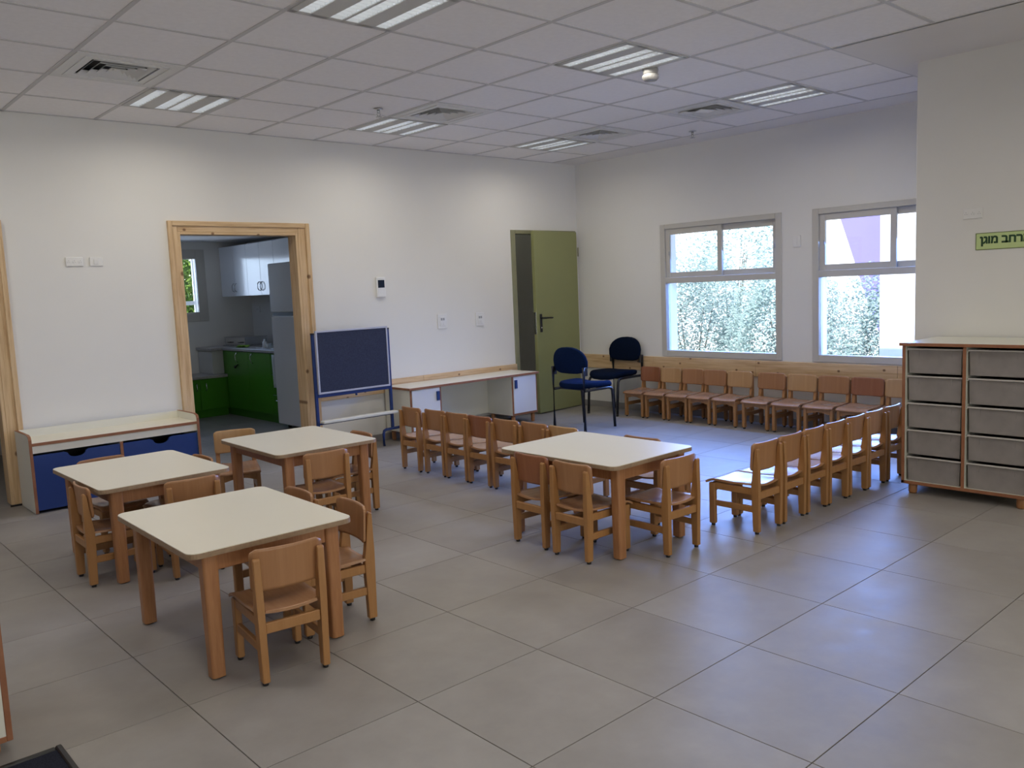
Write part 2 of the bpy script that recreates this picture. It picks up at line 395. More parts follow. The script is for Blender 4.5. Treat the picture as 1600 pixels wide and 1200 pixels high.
# ------------------------------------------------------------------ ceiling
CT = 0.6; CX, CY = 1.4665, 6.8073; BX_ = 6.83
cb = B(); bx(cb, X0-0.2, Y0-0.2, H+0.06, WX+0.25, WY+WT, H+0.16)
bx(cb, BX_, 2.607, H, WX, WY, H+0.06); bx(cb, CX+6*CT, Y0, H, WX, 2.607, H+0.06)
ceil = struct('ceiling', cb, 'gypsum')
lights = [(1, 1), (4, 1), (7, 1), (1, 5), (4, 5), (7, 5), (1, 9), (4, 9), (-2, 1), (-2, 5), (-2, 9), (1, 13), (4, 13)]
vents = [(0, 2), (4, 2), (7, 2), (7, 4)]
tb = B(); bx(tb, 0.004, 0.004, 0.004, CT-0.004, CT-0.004, 0.019, 0.0015); ct_me = mesh_of('ceiling_tile', tb, 'ctile')
for i in range(-5, 9):
    for j in range(0, 16):
        x = CX+i*CT; y = CY-(j+1)*CT
        if (i, j) in lights or (i, j) in vents: continue
        if i >= 6 and j >= 7: continue
        ca, cbb = max(x, X0), min(x+CT, BX_); da, db = max(y, Y0), min(y+CT, WY)
        if cbb-ca < 0.03 or db-da < 0.03: continue
        if cbb-ca > CT-1e-4 and db-da > CT-1e-4: obj('ceiling_tile', ct_me, None, ceil, (x, y, H))
        else:
            bm = B(); bx(bm, ca-x+0.004, da-y+0.004, 0.004, cbb-x-0.004, db-y-0.004, 0.019, 0.0015); obj('ceiling_tile', bm, 'ctile', ceil, (x, y, H))
bw = 0.012
for i in range(-4, 10):
    x = CX+i*CT if i < 9 else BX_-0.010
    y0 = Y0 if i <= 6 else 2.607
    bm = B(); bx(bm, x-bw, y0, H, x+bw, WY, H+0.006); obj('grid_bar', bm, 'cbar', ceil)
for j in range(1, 16):
    y = CY-j*CT
    bm = B(); bx(bm, X0, y-bw, H+0.0004, BX_ if j <= 7 else CX+6*CT, y+bw, H+0.0064); obj('grid_bar', bm, 'cbar', ceil)
bm = B(); bx(bm, X0, WY-0.022, H, BX_, WY, H+0.006); obj('wall_angle', bm, 'cbar', ceil)

# ------------------------------------------------------------------ ceiling lights
LAMP_W = 6.8
def make_light():
    t = thing('ceiling_light', '', 'ceiling light')
    bm = B(); s = CT/2-0.008
    slots = [(-0.252, -0.182), (-0.082, -0.008), (0.008, 0.082), (0.182, 0.252)]
    ed = [-s] + [v for a in slots for v in a] + [s]
    for k in range(0, len(ed), 2): bx(bm, ed[k], -s, -0.004, ed[k+1], s, 0.004)
    bx(bm, -s, -s, -0.004, s, -s+0.028, 0.0042); bx(bm, -s, s-0.028, -0.004, s, s, 0.0042)
    bx(bm, -s, -s, 0.052, s, s, 0.056)
    obj('housing', bm, 'fixture', t)
    for a, b in slots:
        bm = B()
        n = 12
        for sgn in (a, b): bx(bm, sgn-0.001, -s+0.03, 0, sgn+0.001, s-0.03, 0.05)
        for k in range(n+1):
            y = -s+0.032 + (2*s-0.064)*k/n
            prism(bm, [(y-0.007, 0.016), (y+0.007, 0.016), (y+0.0012, -0.003), (y-0.0012, -0.003)], 0, a+0.002, b-0.002)
        obj('louvre', bm, 'louvre', t)
        bm = B(); tube(bm, [((a+b)/2, -s+0.035, 0.034), ((a+b)/2, s-0.035, 0.034)], 0.013, 8); obj('tube_lamp', bm, 'tube_on', t)
    la = area('lamp_light', (0, 0, -0.014), (0, 0, -1), 0.52, 0.52, LAMP_W, (1.0, 0.935, 0.815)); la.parent = t; la.data.spread = R(168)
    return t
LL = {(1, 1): 'square louvred ceiling light near the far wall, to the right of the large left vent',
      (4, 1): 'square louvred ceiling light near the far wall, in front of the middle square vent',
      (7, 1): 'smallest square louvred ceiling light, close to the far room corner',
      (1, 5): 'large louvred ceiling light cut off by the top edge of the picture',
      (4, 5): 'louvred ceiling light with the white smoke detector hanging in front of it',
      (7, 5): 'louvred ceiling light above the windows, right of the vent with the bright reflection'}
LX = {(1, 9): 'ceiling light out of view, first lamp behind the camera at its left', (4, 9): 'ceiling light out of view, first lamp behind the camera at its right',
      (-2, 1): 'ceiling light out of view left, above the left doorway', (-2, 5): 'ceiling light out of view left, level with the tables',
      (-2, 9): 'ceiling light out of view, far left behind the camera', (1, 13): 'ceiling light out of view by the added rear glazing, its left one', (4, 13): 'ceiling light out of view by the added rear glazing, its right one'}  # unseen fixtures added so that their lamps light the room
l0 = make_light()
for n, (i, j) in enumerate(lights):
    loc = (CX+(i+.5)*CT, CY-(j+.5)*CT, H)
    if n == 0: l0.location = loc; l0['label'] = LL[(i, j)]; l0['group'] = 'recessed ceiling lights'
    else: dup(l0, loc, 0, LL.get((i, j)) or LX[(i, j)])

# ------------------------------------------------------------------ air vents
def make_vent():
    t = thing('ceiling_vent', '', 'air vent')
    s = CT/2-0.010; q = 0.185
    bm = B()
    bx(bm, -s, -s, -0.004, s, -q, 0.004); bx(bm, -s, q, -0.004, s, s, 0.004); bx(bm, -s, -q, -0.004, -q, q, 0.004); bx(bm, q, -q, -0.004, s, q, 0.004)
    for a in (q+0.05, ):
        bx(bm, -a, -a, -0.008, a, -a+0.008, -0.004); bx(bm, -a, a-0.008, -0.008, a, a, -0.004)
        bx(bm, -a, -a, -0.008, -a+0.008, a, -0.004); bx(bm, a-0.008, -a, -0.008, a, a, -0.004)
    obj('face_plate', bm, 'vent', t)
    bm = B(); bx(bm, -q-0.02, -q-0.02, 0.040, q+0.02, q+0.02, 0.044)
    for a in (-1, 1): bx(bm, a*(q+0.004), -q-0.01, 0.004, a*(q+0.008), q+0.01, 0.04); bx(bm, -q-0.01, a*(q+0.004), 0.004, q+0.01, a*(q+0.008), 0.04)
    obj('duct_opening', bm, 'black', t)  # black colour stands in for the shade inside the duct
    for k in range(4):
        a = q-0.014-0.042*k; b = a-0.020
        bm = B()
        lo = [bm.verts.new(v) for v in ((-a, -a, -0.005), (a, -a, -0.005), (a, a, -0.005), (-a, a, -0.005))]
        hi = [bm.verts.new(v) for v in ((-b, -b, 0.015), (b, -b, 0.015), (b, b, 0.015), (-b, b, 0.015))]
        l2 = [bm.verts.new(v.co+Vector((0, 0, 0.003))) for v in lo]; h2 = [bm.verts.new(v.co+Vector((0, 0, 0.003))) for v in hi]
        for m in range(4):
            n = (m+1) % 4
            bm.faces.new((lo[m], lo[n], hi[n], hi[m])); bm.faces.new((l2[m], h2[m], h2[n], l2[n]))
            bm.faces.new((lo[m], l2[m], l2[n], lo[n])); bm.faces.new((hi[m], hi[n], h2[n], h2[m]))
        obj('louvre', bm, 'vent', t)
    bm = B(); prism(bm, [(-0.018, -0.018), (0.018, -0.018), (0.018, 0.018), (-0.018, 0.018)], 2, 0.0, 0.024); obj('centre_plate', bm, 'vent', t)
    return t
VL = {(0, 2): 'large square air vent at the left of the ceiling', (4, 2): 'square air vent in the middle of the ceiling beside a sprinkler',
      (7, 2): 'small square air vent next to the light nearest the room corner', (7, 4): 'square air vent with a white sheet imitating a reflection at its left side'}
v0 = make_vent()
for n, (i, j) in enumerate(vents):
    loc = (CX+(i+.5)*CT, CY-(j+.5)*CT, H)
    if n == 0: v0.location = loc; v0['label'] = VL[(i, j)]; v0['group'] = 'square ceiling vents'; v = v0
    else: v = dup(v0, loc, 0, VL[(i, j)])
    if (i, j) == (7, 4):
        bm = B(); sheet(bm, lambda u, w_: (-0.20+0.20*u, -0.05+0.22*w_, -0.020+0.014*u-0.01*math.sin(6*w_)), 6, 6, 0.002)
        obj('white_panel', bm, 'white_plastic', v, label='white sheet imitating a bright reflection')  # white sheet stands in for bright light reflected by the vent

# ------------------------------------------------------------------ sprinklers, smoke detector
def sprinkler(x, y, label):
    t = thing('sprinkler', label, 'sprinkler', (x, y, H), 0, 'ceiling sprinklers')
    bm = B(); lathe(bm, [(0.035, 0.0), (0.035, -0.005), (0.02, -0.009), (0.012, -0.012)], 14); obj('escutcheon', bm, 'steel', t)
    bm = B(); lathe(bm, [(0.012, -0.008), (0.012, -0.028), (0.007, -0.034)], 10)
    for s in (-1, 1): tube(bm, [(s*0.010, 0, -0.026), (s*0.015, 0, -0.040), (s*0.004, 0, -0.058)], 0.0025, 6)
    obj('frame', bm, 'steel', t)
    bm = B(); lathe(bm, [(0.003, -0.055), (0.024, -0.058), (0.024, -0.060), (0.003, -0.061)], 12); obj('deflector', bm, 'steel', t)
sprinkler(3.643, 5.407, 'small metal sprinkler left of the middle vent')
sprinkler(6.628, 4.753, 'small metal sprinkler above the first window')
t = thing('smoke_detector', 'white round smoke detector hanging below a ceiling light', 'smoke detector', (4.48, 3.53, H))
bm = B(); lathe(bm, [(0.050, 0.0), (0.052, -0.012), (0.046, -0.030), (0.046, -0.034)], 24); obj('base', bm, 'detector', t)
bm = B(); lathe(bm, [(0.044, -0.034), (0.052, -0.040), (0.053, -0.060), (0.040, -0.074), (0.012, -0.078)], 24)
obj('cap', bm, 'detector', t)
bm = B()
for k in range(16):
    a = 2*PI*k/16; bx(bm, 0.049, -0.004, -0.056, 0.0545, 0.004, -0.046, mat=Matrix.Rotation(a, 4, 'Z'))
obj('sensor_slots', bm, 'grey_plastic', t)

# ------------------------------------------------------------------ windows
def make_window(name, w_, ):
    y0, y1, z0, z1 = w_
    t = sroot(name)
    xi = WX-0.012       # slightly proud of the plaster
    fw = 0.062
    bm = B(); xa, xb = xi, WX+0.07
    bx(bm, xa, y0, z0, xb, y0+fw, z1, 0.003); bx(bm, xa, y1-fw, z0, xb, y1, z1, 0.003)
    bx(bm, xa, y0+fw, z0, xb, y1-fw, z0+fw, 0.003); bx(bm, xa, y0+fw, z1-0.050, xb, y1-fw, z1, 0.003)
    bx(bm, xa, y0+fw, 1.372, xb, y1-fw, 1.432, 0.003)
    obj('window_frame', bm, 'alu', t)
    # upper opening y0+fw .. y1-fw, z 1.432 .. z1-.05 ; left sash (high y) nearer to the room
    ya, yb = y0+fw, y1-fw; ym = (ya+yb)/2
    zt = z1-0.050; zb = 1.432
    def sash(a, b, x, nm):
        bm = B(); f = 0.052
        bx(bm, x, a, zb, x+0.024, a+f, zt, 0.002); bx(bm, x, b-f, zb, x+0.024, b, zt, 0.002)
        bx(bm, x, a+f, zb, x+0.024, b-f, zb+f, 0.002); bx(bm, x, a+f, zt-f-0.006, x+0.024, b-f, zt, 0.002)
        s = obj('sash', bm, 'alu', t)
        bm = B(); bx(bm, x+0.010, a+f-0.002, zb+f-0.002, x+0.014, b-f+0.002, zt-f-0.004); obj('glass_pane', bm, 'glass', s)
        return s
    s1 = sash(ym-0.045, yb-0.0005, WX+0.004, 'l')
    s2 = sash(ya, ym+0.020, WX+0.034, 'r')
    bm = B(); bx(bm, WX-0.004, yb-0.05, 1.66, WX+0.006, yb-0.042, 1.70); obj('latch', bm, 'grey_plastic', s1)
    bm = B(); bx(bm, WX+0.016, ya+0.018, 1.66, WX+0.034, ya+0.026, 1.70); obj('latch', bm, 'grey_plastic', s2)
    bm = B(); bx(bm, WX+0.030, y0+fw-0.002, z0+fw-0.002, WX+0.034, y1-fw+0.002, 1.374); obj('glass_pane', bm, 'glass', t)
    return t
make_window('window_1', W1); make_window('window_2', W2)
# unseen rear glazing, added to account for the fill light
t = sroot('window_rear_added')
bm = B()
for k in range(5):
    x = RW[0] + (RW[1]-RW[0]-0.05)*k/4; bx(bm, x, Y0-0.12, RW[2], x+0.05, Y0-0.06, RW[3])
bx(bm, RW[0], Y0-0.12, RW[2], RW[1], Y0-0.06, RW[2]+0.05); bx(bm, RW[0], Y0-0.12, RW[3]-0.05, RW[1], Y0-0.06, RW[3])
obj('window_frame', bm, 'alu', t)
for k in range(4):
    a = RW[0] + (RW[1]-RW[0]-0.05)*k/4 + 0.05; b = RW[0] + (RW[1]-RW[0]-0.05)*(k+1)/4
    bm = B(); bx(bm, a-0.002, Y0-0.092, RW[2]+0.048, b+0.002, Y0-0.088, RW[3]-0.048); obj('glass_pane', bm, 'glass', t)

# ------------------------------------------------------------------ pine trims
t = sroot('trim_1')   # kitchen doorway casing
x0, x1, zt = DK
ox0, ox1, oz = 2.525, 3.755, 2.030
bm = B(); bx(bm, ox0, WY-0.014, 0, x0, WY, oz, 0.003); bx(bm, ox0, WY-0.028, 0, ox0+0.034, WY-0.012, oz, 0.004); obj('casing_board', bm, 'pine_v', t)
bm = B(); bx(bm, x1, WY-0.014, 0, ox1, WY, oz, 0.003); bx(bm, ox1-0.040, WY-0.028, 0, ox1, WY-0.012, oz, 0.004); obj('casing_board', bm, 'pine_v', t)
bm = B(); bx(bm, x0, WY-0.0135, zt, x1, WY, oz-0.001, 0.003); bx(bm, ox0+0.034, WY-0.0275, oz-0.040, ox1-0.040, WY-0.012, oz-0.0005, 0.004); obj('casing_board', bm, 'pine_x', t)
bm = B(); bx(bm, x0-0.001, WY-0.012, 0, x0+0.022, WY+WT+0.01, zt, 0.002); obj('jamb_board', bm, 'pine_v', t)
bm = B(); bx(bm, x1-0.022, WY-0.012, 0, x1+0.001, WY+WT+0.01, zt, 0.002); obj('jamb_board', bm, 'pine_v', t)
bm = B(); bx(bm, x0+0.022, WY-0.012, zt-0.020, x1-0.022, WY+WT+0.01, zt, 0.002); obj('jamb_board', bm, 'pine_x', t)
t = sroot('trim_2')   # left doorway casing
x0, x1, zt = DL
bm = B(); bx(bm, x1, WY-0.014, 0.012, 1.385, WY, oz-0.02, 0.003); bx(bm, 1.350, WY-0.030, 0.012, 1.385, WY-0.012, oz-0.02, 0.004); obj('casing_board', bm, 'pine_v', t)
bm = B(); bx(bm, x1-0.022, WY-0.012, 0.012, x1+0.001, WY+WT, zt, 0.002); obj('jamb_board', bm, 'pine_v', t)
bm = B(); bx(bm, x0-0.10, WY-0.014, 0.012, x0, WY, oz-0.02, 0.003); obj('casing_board', bm, 'pine_v', t)
bm = B(); bx(bm, x0, WY-0.014, zt, x1, WY, oz-0.02, 0.003); obj('casing_board', bm, 'pine_x', t)
bm = B(); bx(bm, x1-0.03, WY-0.020, 0.0, 1.378, WY-0.002, 0.012, 0.001); obj('rubber_foot', bm, 'black_plastic', t)
t = sroot('trim_3')
for a, b in ((3.757, 4.90), (4.902, 6.160)):
    bm = B(); bx(bm, a, WY-0.022, 0.452, b, WY, 0.574, 0.003); obj('rail_board', bm, 'pine_x', t)
t = sroot('trim_4')
for a, b in ((PY+0.01, 3.10), (3.102, 4.46), (4.462, 5.70), (5.702, WY-0.03)):
    bm = B(); bx(bm, WX-0.022, a, 0.445, WX, b, 0.600, 0.003); obj('rail_board', bm, 'pine_y', t)

# ------------------------------------------------------------------ green door
d = sroot('door_1')
x0, x1, zt = DG
bm = B()
bx(bm, x0-0.03, WY-0.012, 0, x0+0.030, WY+WT, zt+0.010, 0.003); bx(bm, x1-0.030, WY-0.012, 0, x1+0.018, WY+WT, zt+0.010, 0.003)
bx(bm, x0+0.030, WY-0.012, zt-0.030, x1-0.030, WY+WT, zt+0.010, 0.003)
obj('door_frame', bm, 'green_frame', d)
leaf = B()
LW = 0.745
bx(leaf, -LW, -0.045, 0.012, 0, 0.0, zt-0.006, 0.003)
lf = obj('door_leaf', leaf, 'green_door', d); lf.location = (x1-0.022, WY-0.014, 0); lf.rotation_euler = (0, 0, R(5.5))
bm = B()
bx(bm, -LW+0.045, -0.053, 0.90, -LW+0.085, -0.045, 1.10, 0.004)
tube(bm, [(-LW+0.065, -0.05, 1.055), (-LW+0.065, -0.095, 1.055), (-LW+0.085, -0.100, 1.055), (-LW+0.205, -0.100, 1.052)], 0.010, 10)
obj('door_handle', bm, 'black_plastic', lf)
bm = B(); bx(bm, -LW-0.003, -0.038, 0.88, -LW+0.001, -0.006, 1.12, 0.001); obj('lock_plate', bm, 'steel', lf)
bm = B(); lathe(bm, [(0.008, 0), (0.008, 0.004)], 12); bmesh.ops.transform(bm, matrix=Matrix.Translation((-LW+0.065, -0.053, 0.95)) @ Matrix.Rotation(PI/2, 4, 'X'), verts=bm.verts[:]); obj('key_cylinder', bm, 'chrome', lf)
for zz in (0.22, 1.72):
    bm = B(); tube(bm, [(0.012, -0.050, zz), (0.012, -0.050, zz+0.10)], 0.008, 8); obj('hinge', bm, 'green_frame', lf)
# dark corridor behind it
bm = B()
bx(bm, 5.05, WY+WT, 0, 5.10, 9.3, 2.6); bx(bm, 7.55, WY+WT, 0, 7.6, 9.3, 2.6); bx(bm, 5.05, 9.3, 0, 7.5, 9.35, 2.6); bx(bm, 5.05, WY+WT, 2.5, 7.5, 9.35, 2.6)
struct('wall_corridor', bm, 'wall')
t = thing('corridor_light', 'pale strip light seen through the gap of the green door', 'ceiling light', (6.85, 8.3, 2.498))
bm = B(); bx(bm, -0.55, -0.10, -0.055, 0.55, 0.10, 0.0, 0.004); obj('housing', bm, 'fixture', t)
bm = B(); bx(bm, -0.50, -0.07, -0.075, 0.50, 0.07, -0.055, 0.006); obj('diffuser', bm, 'tube_warm', t)
# small dark space behind the left doorway
bm = B()
bx(bm, -1.4, WY+WT, 0, -1.3, 9.3, 2.6); bx(bm, 2.15, WY+WT, 0, KX0-0.03, 9.3, 2.6); bx(bm, -1.4, 9.3, 0, 2.2, 9.35, 2.6); bx(bm, -1.4, WY+WT, 2.5, 2.2, 9.35, 2.6)
struct('wall_side_room', bm, 'wall')

# ------------------------------------------------------------------ kitchen room
KW = (3.20, 4.32, 1.145, 2.03)
bm = B()
bx(bm, KX0-0.02, WY+WT, 0, KX0+0.08, KY1, KH+0.3); bx(bm, KX1, WY+WT, 0, KX1+0.1, KY1+0.2, KH+0.3)
bx(bm, KX0, KY1, 0, KW[0], KY1+0.2, KH+0.3); bx(bm, KW[1], KY1, 0, KX1, KY1+0.2, KH+0.3)
bx(bm, KW[0], KY1, 0, KW[1], KY1+0.2, KW[2]); bx(bm, KW[0], KY1, KW[3], KW[1], KY1+0.2, KH+0.3)
struct('wall_kitchen', bm, 'wall')
bm = B(); bx(bm, KX0, WY+WT, KH, KX1, KY1, KH+0.1); bx(bm, KX0, WY+WT, KH+0.29, KX1+0.1, KY1+0.2, KH+0.35); struct('ceiling_kitchen', bm, 'gypsum')
t = sroot('window_3')
y0, y1, z0, z1 = KW
bm = B(); f = 0.115
bx(bm, y0, KY1-0.012, z0, y0+f, KY1+0.06, z1, 0.003); bx(bm, y1-f, KY1-0.012, z0, y1, KY1+0.06, z1, 0.003)
bx(bm, y0+f, KY1-0.012, z0, y1-f, KY1+0.06, z0+f, 0.003); bx(bm, y0+f, KY1-0.012, z1-f, y1-f, KY1+0.06, z1, 0.003)
obj('window_frame', bm, 'alu', t)
bm = B()
bx(bm, 4.222, KY1+0.16, z0+0.03, 4.30, KY1+0.185, z1-0.03); bx(bm, y0+0.01, KY1+0.16, 1.35, 4.222, KY1+0.185, 1.40)
obj('outer_bar', bm, 'white_ext', t)
bm = B(); bx(bm, y0+f-0.002, KY1+0.02, z0+f-0.002, y1-f+0.002, KY1+0.024, z1-f+0.002); obj('glass_pane', bm, 'glass', t)

def cabinet_door(parent, x, ya, yb, za, zb, mat, hy, hz, hl=0.12):
    """door in a plane x = const facing -x with a bow handle"""
    bm = B(); bx(bm, x-0.018, ya+0.0015, za, x, yb-0.0015, zb, 0.0015); dd = obj('door', bm, mat, parent)
    if hy is not None:
        bm = B(); tube(bm, [(x-0.018, hy, hz), (x-0.034, hy, hz+0.006), (x-0.046, hy, hz+hl*0.25), (x-0.049, hy, hz+hl/2), (x-0.046, hy, hz+hl*0.75), (x-0.034, hy, hz+hl-0.006), (x-0.018, hy, hz+hl)], 0.006, 8)
        obj('handle', bm, 'steel', dd)
KF = 4.285      # front plane of tall base run
# tall green base run
t = thing('kitchen_base_cabinet', 'tall green gloss kitchen base cabinet with steel handles under the grey worktop', 'cabinet', (0, 0, 0))
bm = B(); bx(bm, KF, 8.46, 0.09, KX1-0.002, KY1-0.002, 0.79); bx(bm, KF+0.03, 8.46, 0, KX1-0.05, KY1-0.01, 0.09); obj('body', bm, 'green_kitchen', t)
for ya, yb, hy, za, zb in ((9.30, 9.90, 9.58, 0.10, 0.785), (8.74, 9.30, 9.18, 0.10, 0.785)):
    cabinet_door(t, KF, ya, yb, za, zb, 'green_kitchen', hy, 0.66, 0.11)
for k in range(3):
    za = 0.10+0.23*k
    bm = B(); bx(bm, KF-0.018, 8.47, za, KF, 8.735, za+0.222, 0.0015); dr = obj('drawer', bm, 'green_kitchen', t)
    bm = B(); tube(bm, [(KF-0.018, 8.55, za+0.17), (KF-0.042, 8.56, za+0.17), (KF-0.045, 8.60, za+0.17), (KF-0.042, 8.64, za+0.17), (KF-0.018, 8.65, za+0.17)], 0.005, 8); obj('handle', bm, 'steel', dr)
bm = B(); tube(bm, [(KF-0.018, 9.66, 0.60), (KF-0.030, 9.66, 0.60)], 0.016, 12); tube(bm, [(KF-0.026, 9.66, 0.60), (KF-0.030, 9.56, 0.632)], 0.006, 8)
obj('child_lock', bm, 'black_plastic', t, label='black child lock')
bm = B(); bx(bm, KF-0.03, 8.45, 0.79, KX1-0.001, KY1-0.001, 0.825, 0.004); bx(bm, 4.12, 9.97, 0.79, KF-0.03, KY1-0.001, 0.825, 0.004)
tag(obj('kitchen_worktop', bm, 'counter'), 'grey speckled worktop on the tall green kitchen cabinet', 'worktop')
bm = B(); bx(bm, 4.14, 10.02, 0.505, KF-0.002, 10.44, 0.788, 0.002)
tag(obj('worktop_end_panel', bm, 'fixture'), 'grey side panel between the low and the high kitchen worktop', 'panel')
# low green cabinet
t = thing('low_kitchen_cabinet', 'low green double-door cabinet below the kitchen window', 'cabinet', (0, 0, 0))
bm = B(); bx(bm, 3.05, 9.945, 0.09, KF-0.002, KY1-0.002, 0.47); bx(bm, 3.07, 9.985, 0, KF-0.004, KY1-0.01, 0.09); obj('body', bm, 'green_kitchen', t)
for xa, xb, hx in ((3.07, 3.50, 3.46), (3.50, 3.93, 3.885), (3.93, KF-0.03, 4.00)):
    bm = B(); bx(bm, xa+0.0015, 9.927, 0.10, xb-0.0015, 9.945, 0.465, 0.0015); dd = obj('door', bm, 'green_kitchen', t)
    bm = B(); tube(bm, [(hx, 9.927, 0.33), (hx, 9.905, 0.34), (hx, 9.898, 0.375), (hx, 9.905, 0.41), (hx, 9.927, 0.42)], 0.006, 8); obj('handle', bm, 'steel', dd)
bm = B(); bx(bm, 3.03, 9.91, 0.47, KF-0.002, KY1-0.001, 0.503, 0.004)
tag(obj('kitchen_worktop', bm, 'counter'), 'grey speckled worktop on the low green cabinet by the window', 'worktop')
# wall cabinets
t = thing('wall_cabinet', 'row of white gloss wall cabinets with bow handles above the worktop', 'cabinet', (0, 0, 0))
UX = 4.53
bm = B(); bx(bm, UX, 8.98, 1.435, KX1-0.001, KY1-0.001, 2.05); bx(bm, UX, 7.6, 1.78, KX1-0.001, 8.98, 2.05); obj('body', bm, 'white_gloss', t)
ys = [KY1-0.01, 10.03, 9.68, 9.33, 8.98]
for k in range(4):
    hy = ys[k+1]+0.035 if k % 2 == 0 else ys[k]-0.035
    cabinet_door(t, UX, ys[k+1], ys[k], 1.437, 2.048, 'white_gloss', hy, 1.49, 0.10)
for k in range(3):
    cabinet_door(t, UX, 8.98-0.46*(k+1), 8.98-0.46*k, 1.782, 2.048, 'white_gloss', None, 0)
# fridge
t = thing('fridge', 'tall white fridge with a dark gap between its two doors', 'fridge', (0, 0, 0))
bm = B(); bx(bm, 4.205, 7.74, 0.03, KX1-0.03, 8.40, 1.755, 0.012); obj('body', bm, 'white_gloss', t)
bm = B(); bx(bm, 4.145, 7.74, 0.05, 4.20, 8.40, 1.205, 0.010); obj('door', bm, 'white_gloss', t)
bm = B(); bx(bm, 4.145, 7.74, 1.245, 4.20, 8.40, 1.755, 0.010); obj('door', bm, 'white_gloss', t)
bm = B(); bx(bm, 4.165, 7.745, 1.205, 4.206, 8.395, 1.245); obj('handle_recess', bm, 'black_plastic', t)
for xx in (4.25, 4.80):
    for yy in (7.79, 8.35):
        bm = B(); lathe(bm, [(0.02, 0), (0.02, 0.03)], 8, (xx, yy)); obj('foot', bm, 'black_plastic', t)
# things on the worktop
zc = 0.825
t = thing('dish_tray', 'shallow stainless steel tray with a lid on the kitchen worktop', 'tray', (4.60, 10.05, zc), 8)
bm = B(); bx(bm, -0.17, -0.25, 0.0, 0.17, 0.25, 0.012, 0.004); obj('base', bm, 'steel', t)
bm = B()
for a, b, c_, d_ in ((-0.15, -0.22, -0.146, 0.22), (0.146, -0.22, 0.15, 0.22), (-0.15, -0.22, 0.15, -0.216), (-0.15, 0.216, 0.15, 0.22)): bx(bm, a, b, 0.012, c_, d_, 0.105)
bx(bm, -0.15, -0.22, 0.012, 0.15, 0.22, 0.016); obj('wall', bm, 'steel', t)
bm = B(); bx(bm, -0.16, -0.23, 0.105, 0.16, 0.23, 0.112, 0.002); obj('lid', bm, 'steel', t)
for yy in (-0.13, 0.10):
    bm = B(); tube(bm, [(-0.15, yy-0.03, 0.045), (-0.172, yy-0.03, 0.047), (-0.172, yy+0.03, 0.047), (-0.15, yy+0.03, 0.045)], 0.005, 8); obj('handle', bm, 'black_plastic', t)
bm = B(); sheet(bm, lambda u, v_: (4.33+0.11*u+0.01*math.sin(9*v_), 9.60+0.16*v_, zc+0.012+0.012*math.sin(7*u+5*v_)), 8, 8, 0.006)
tag(obj('dishcloth', bm, 'green_cloth'), 'crumpled lime green cloth lying on the kitchen worktop', 'cloth')
t = thing('kitchen_tap', 'chrome mixer tap behind the kitchen sink', 'tap', (4.835, 9.05, zc))
bm = B(); lathe(bm, [(0.028, 0), (0.028, 0.01), (0.018, 0.02), (0.018, 0.09), (0.010, 0.10)], 14); obj('base', bm, 'chrome', t)
bm = B(); tube(bm, [(0, 0, 0.08), (-0.06, 0.0, 0.135), (-0.16, 0.0, 0.155), (-0.20, 0, 0.13)], 0.010, 10); obj('spout', bm, 'chrome', t)
bm = B(); tube(bm, [(0, 0, 0.10), (-0.03, 0.06, 0.16), (-0.05, 0.10, 0.19)], 0.007, 8); obj('lever', bm, 'chrome', t)
t = thing('sink', 'stainless steel sink let into the kitchen worktop', 'sink', (4.58, 9.05, zc))
bm = B()
bx(bm, -0.21, -0.26, 0.0005, -0.19, 0.26, 0.006); bx(bm, 0.19, -0.26, 0.0005, 0.21, 0.26, 0.006); bx(bm, -0.19, -0.26, 0.0005, 0.19, -0.24, 0.006); bx(bm, -0.19, 0.24, 0.0005, 0.19, 0.26, 0.006)
obj('rim', bm, 'steel', t)
bm = B(); bx(bm, -0.19, -0.24, 0.0005, 0.19, 0.24, 0.002); obj('bowl', bm, 'counter', t)
for k, (xx, yy, cc, lb) in enumerate(((4.42, 9.16, 'white_plastic', 'small white soap bottle beside the kitchen tap'), (4.38, 8.98, 'cloth', 'small pale cup on the worktop next to the soap bottle'))):
    bm = B()
    if k == 0: lathe(bm, [(0.026, 0), (0.028, 0.01), (0.027, 0.07), (0.012, 0.085), (0.012, 0.10), (0.006, 0.104)], 14)
    else: lathe(bm, [(0.024, 0), (0.034, 0.06), (0.031, 0.06), (0.022, 0.006)], 14)
    bmesh.ops.transform(bm, matrix=Matrix.Translation((xx, yy, zc)), verts=bm.verts[:])
    tag(obj('soap_bottle' if k == 0 else 'cup', bm, cc), lb, 'bottle' if k == 0 else 'cup')
bm = B(); sheet(bm, lambda u, v_: (KF-0.060-0.006*math.sin(10*u), 8.47+0.14*u+0.01*v_, 0.42+0.36*v_), 10, 6, 0.006)
tag(obj('tea_towel', bm, 'cloth'), 'pale tea towel hanging on the front of the green kitchen drawers', 'towel')
t = thing('ceiling_spot', 'small glowing spotlight in the kitchen ceiling', 'ceiling light', (3.665, 9.18, KH))
bm = B(); lathe(bm, [(0.05, 0), (0.05, -0.006), (0.036, -0.008)], 18); obj('ring', bm, 'white_plastic', t)
bm = B(); lathe(bm, [(0.034, -0.008), (0.030, -0.012), (0.01, -0.014)], 16); obj('lamp', bm, 'spot_on', t)

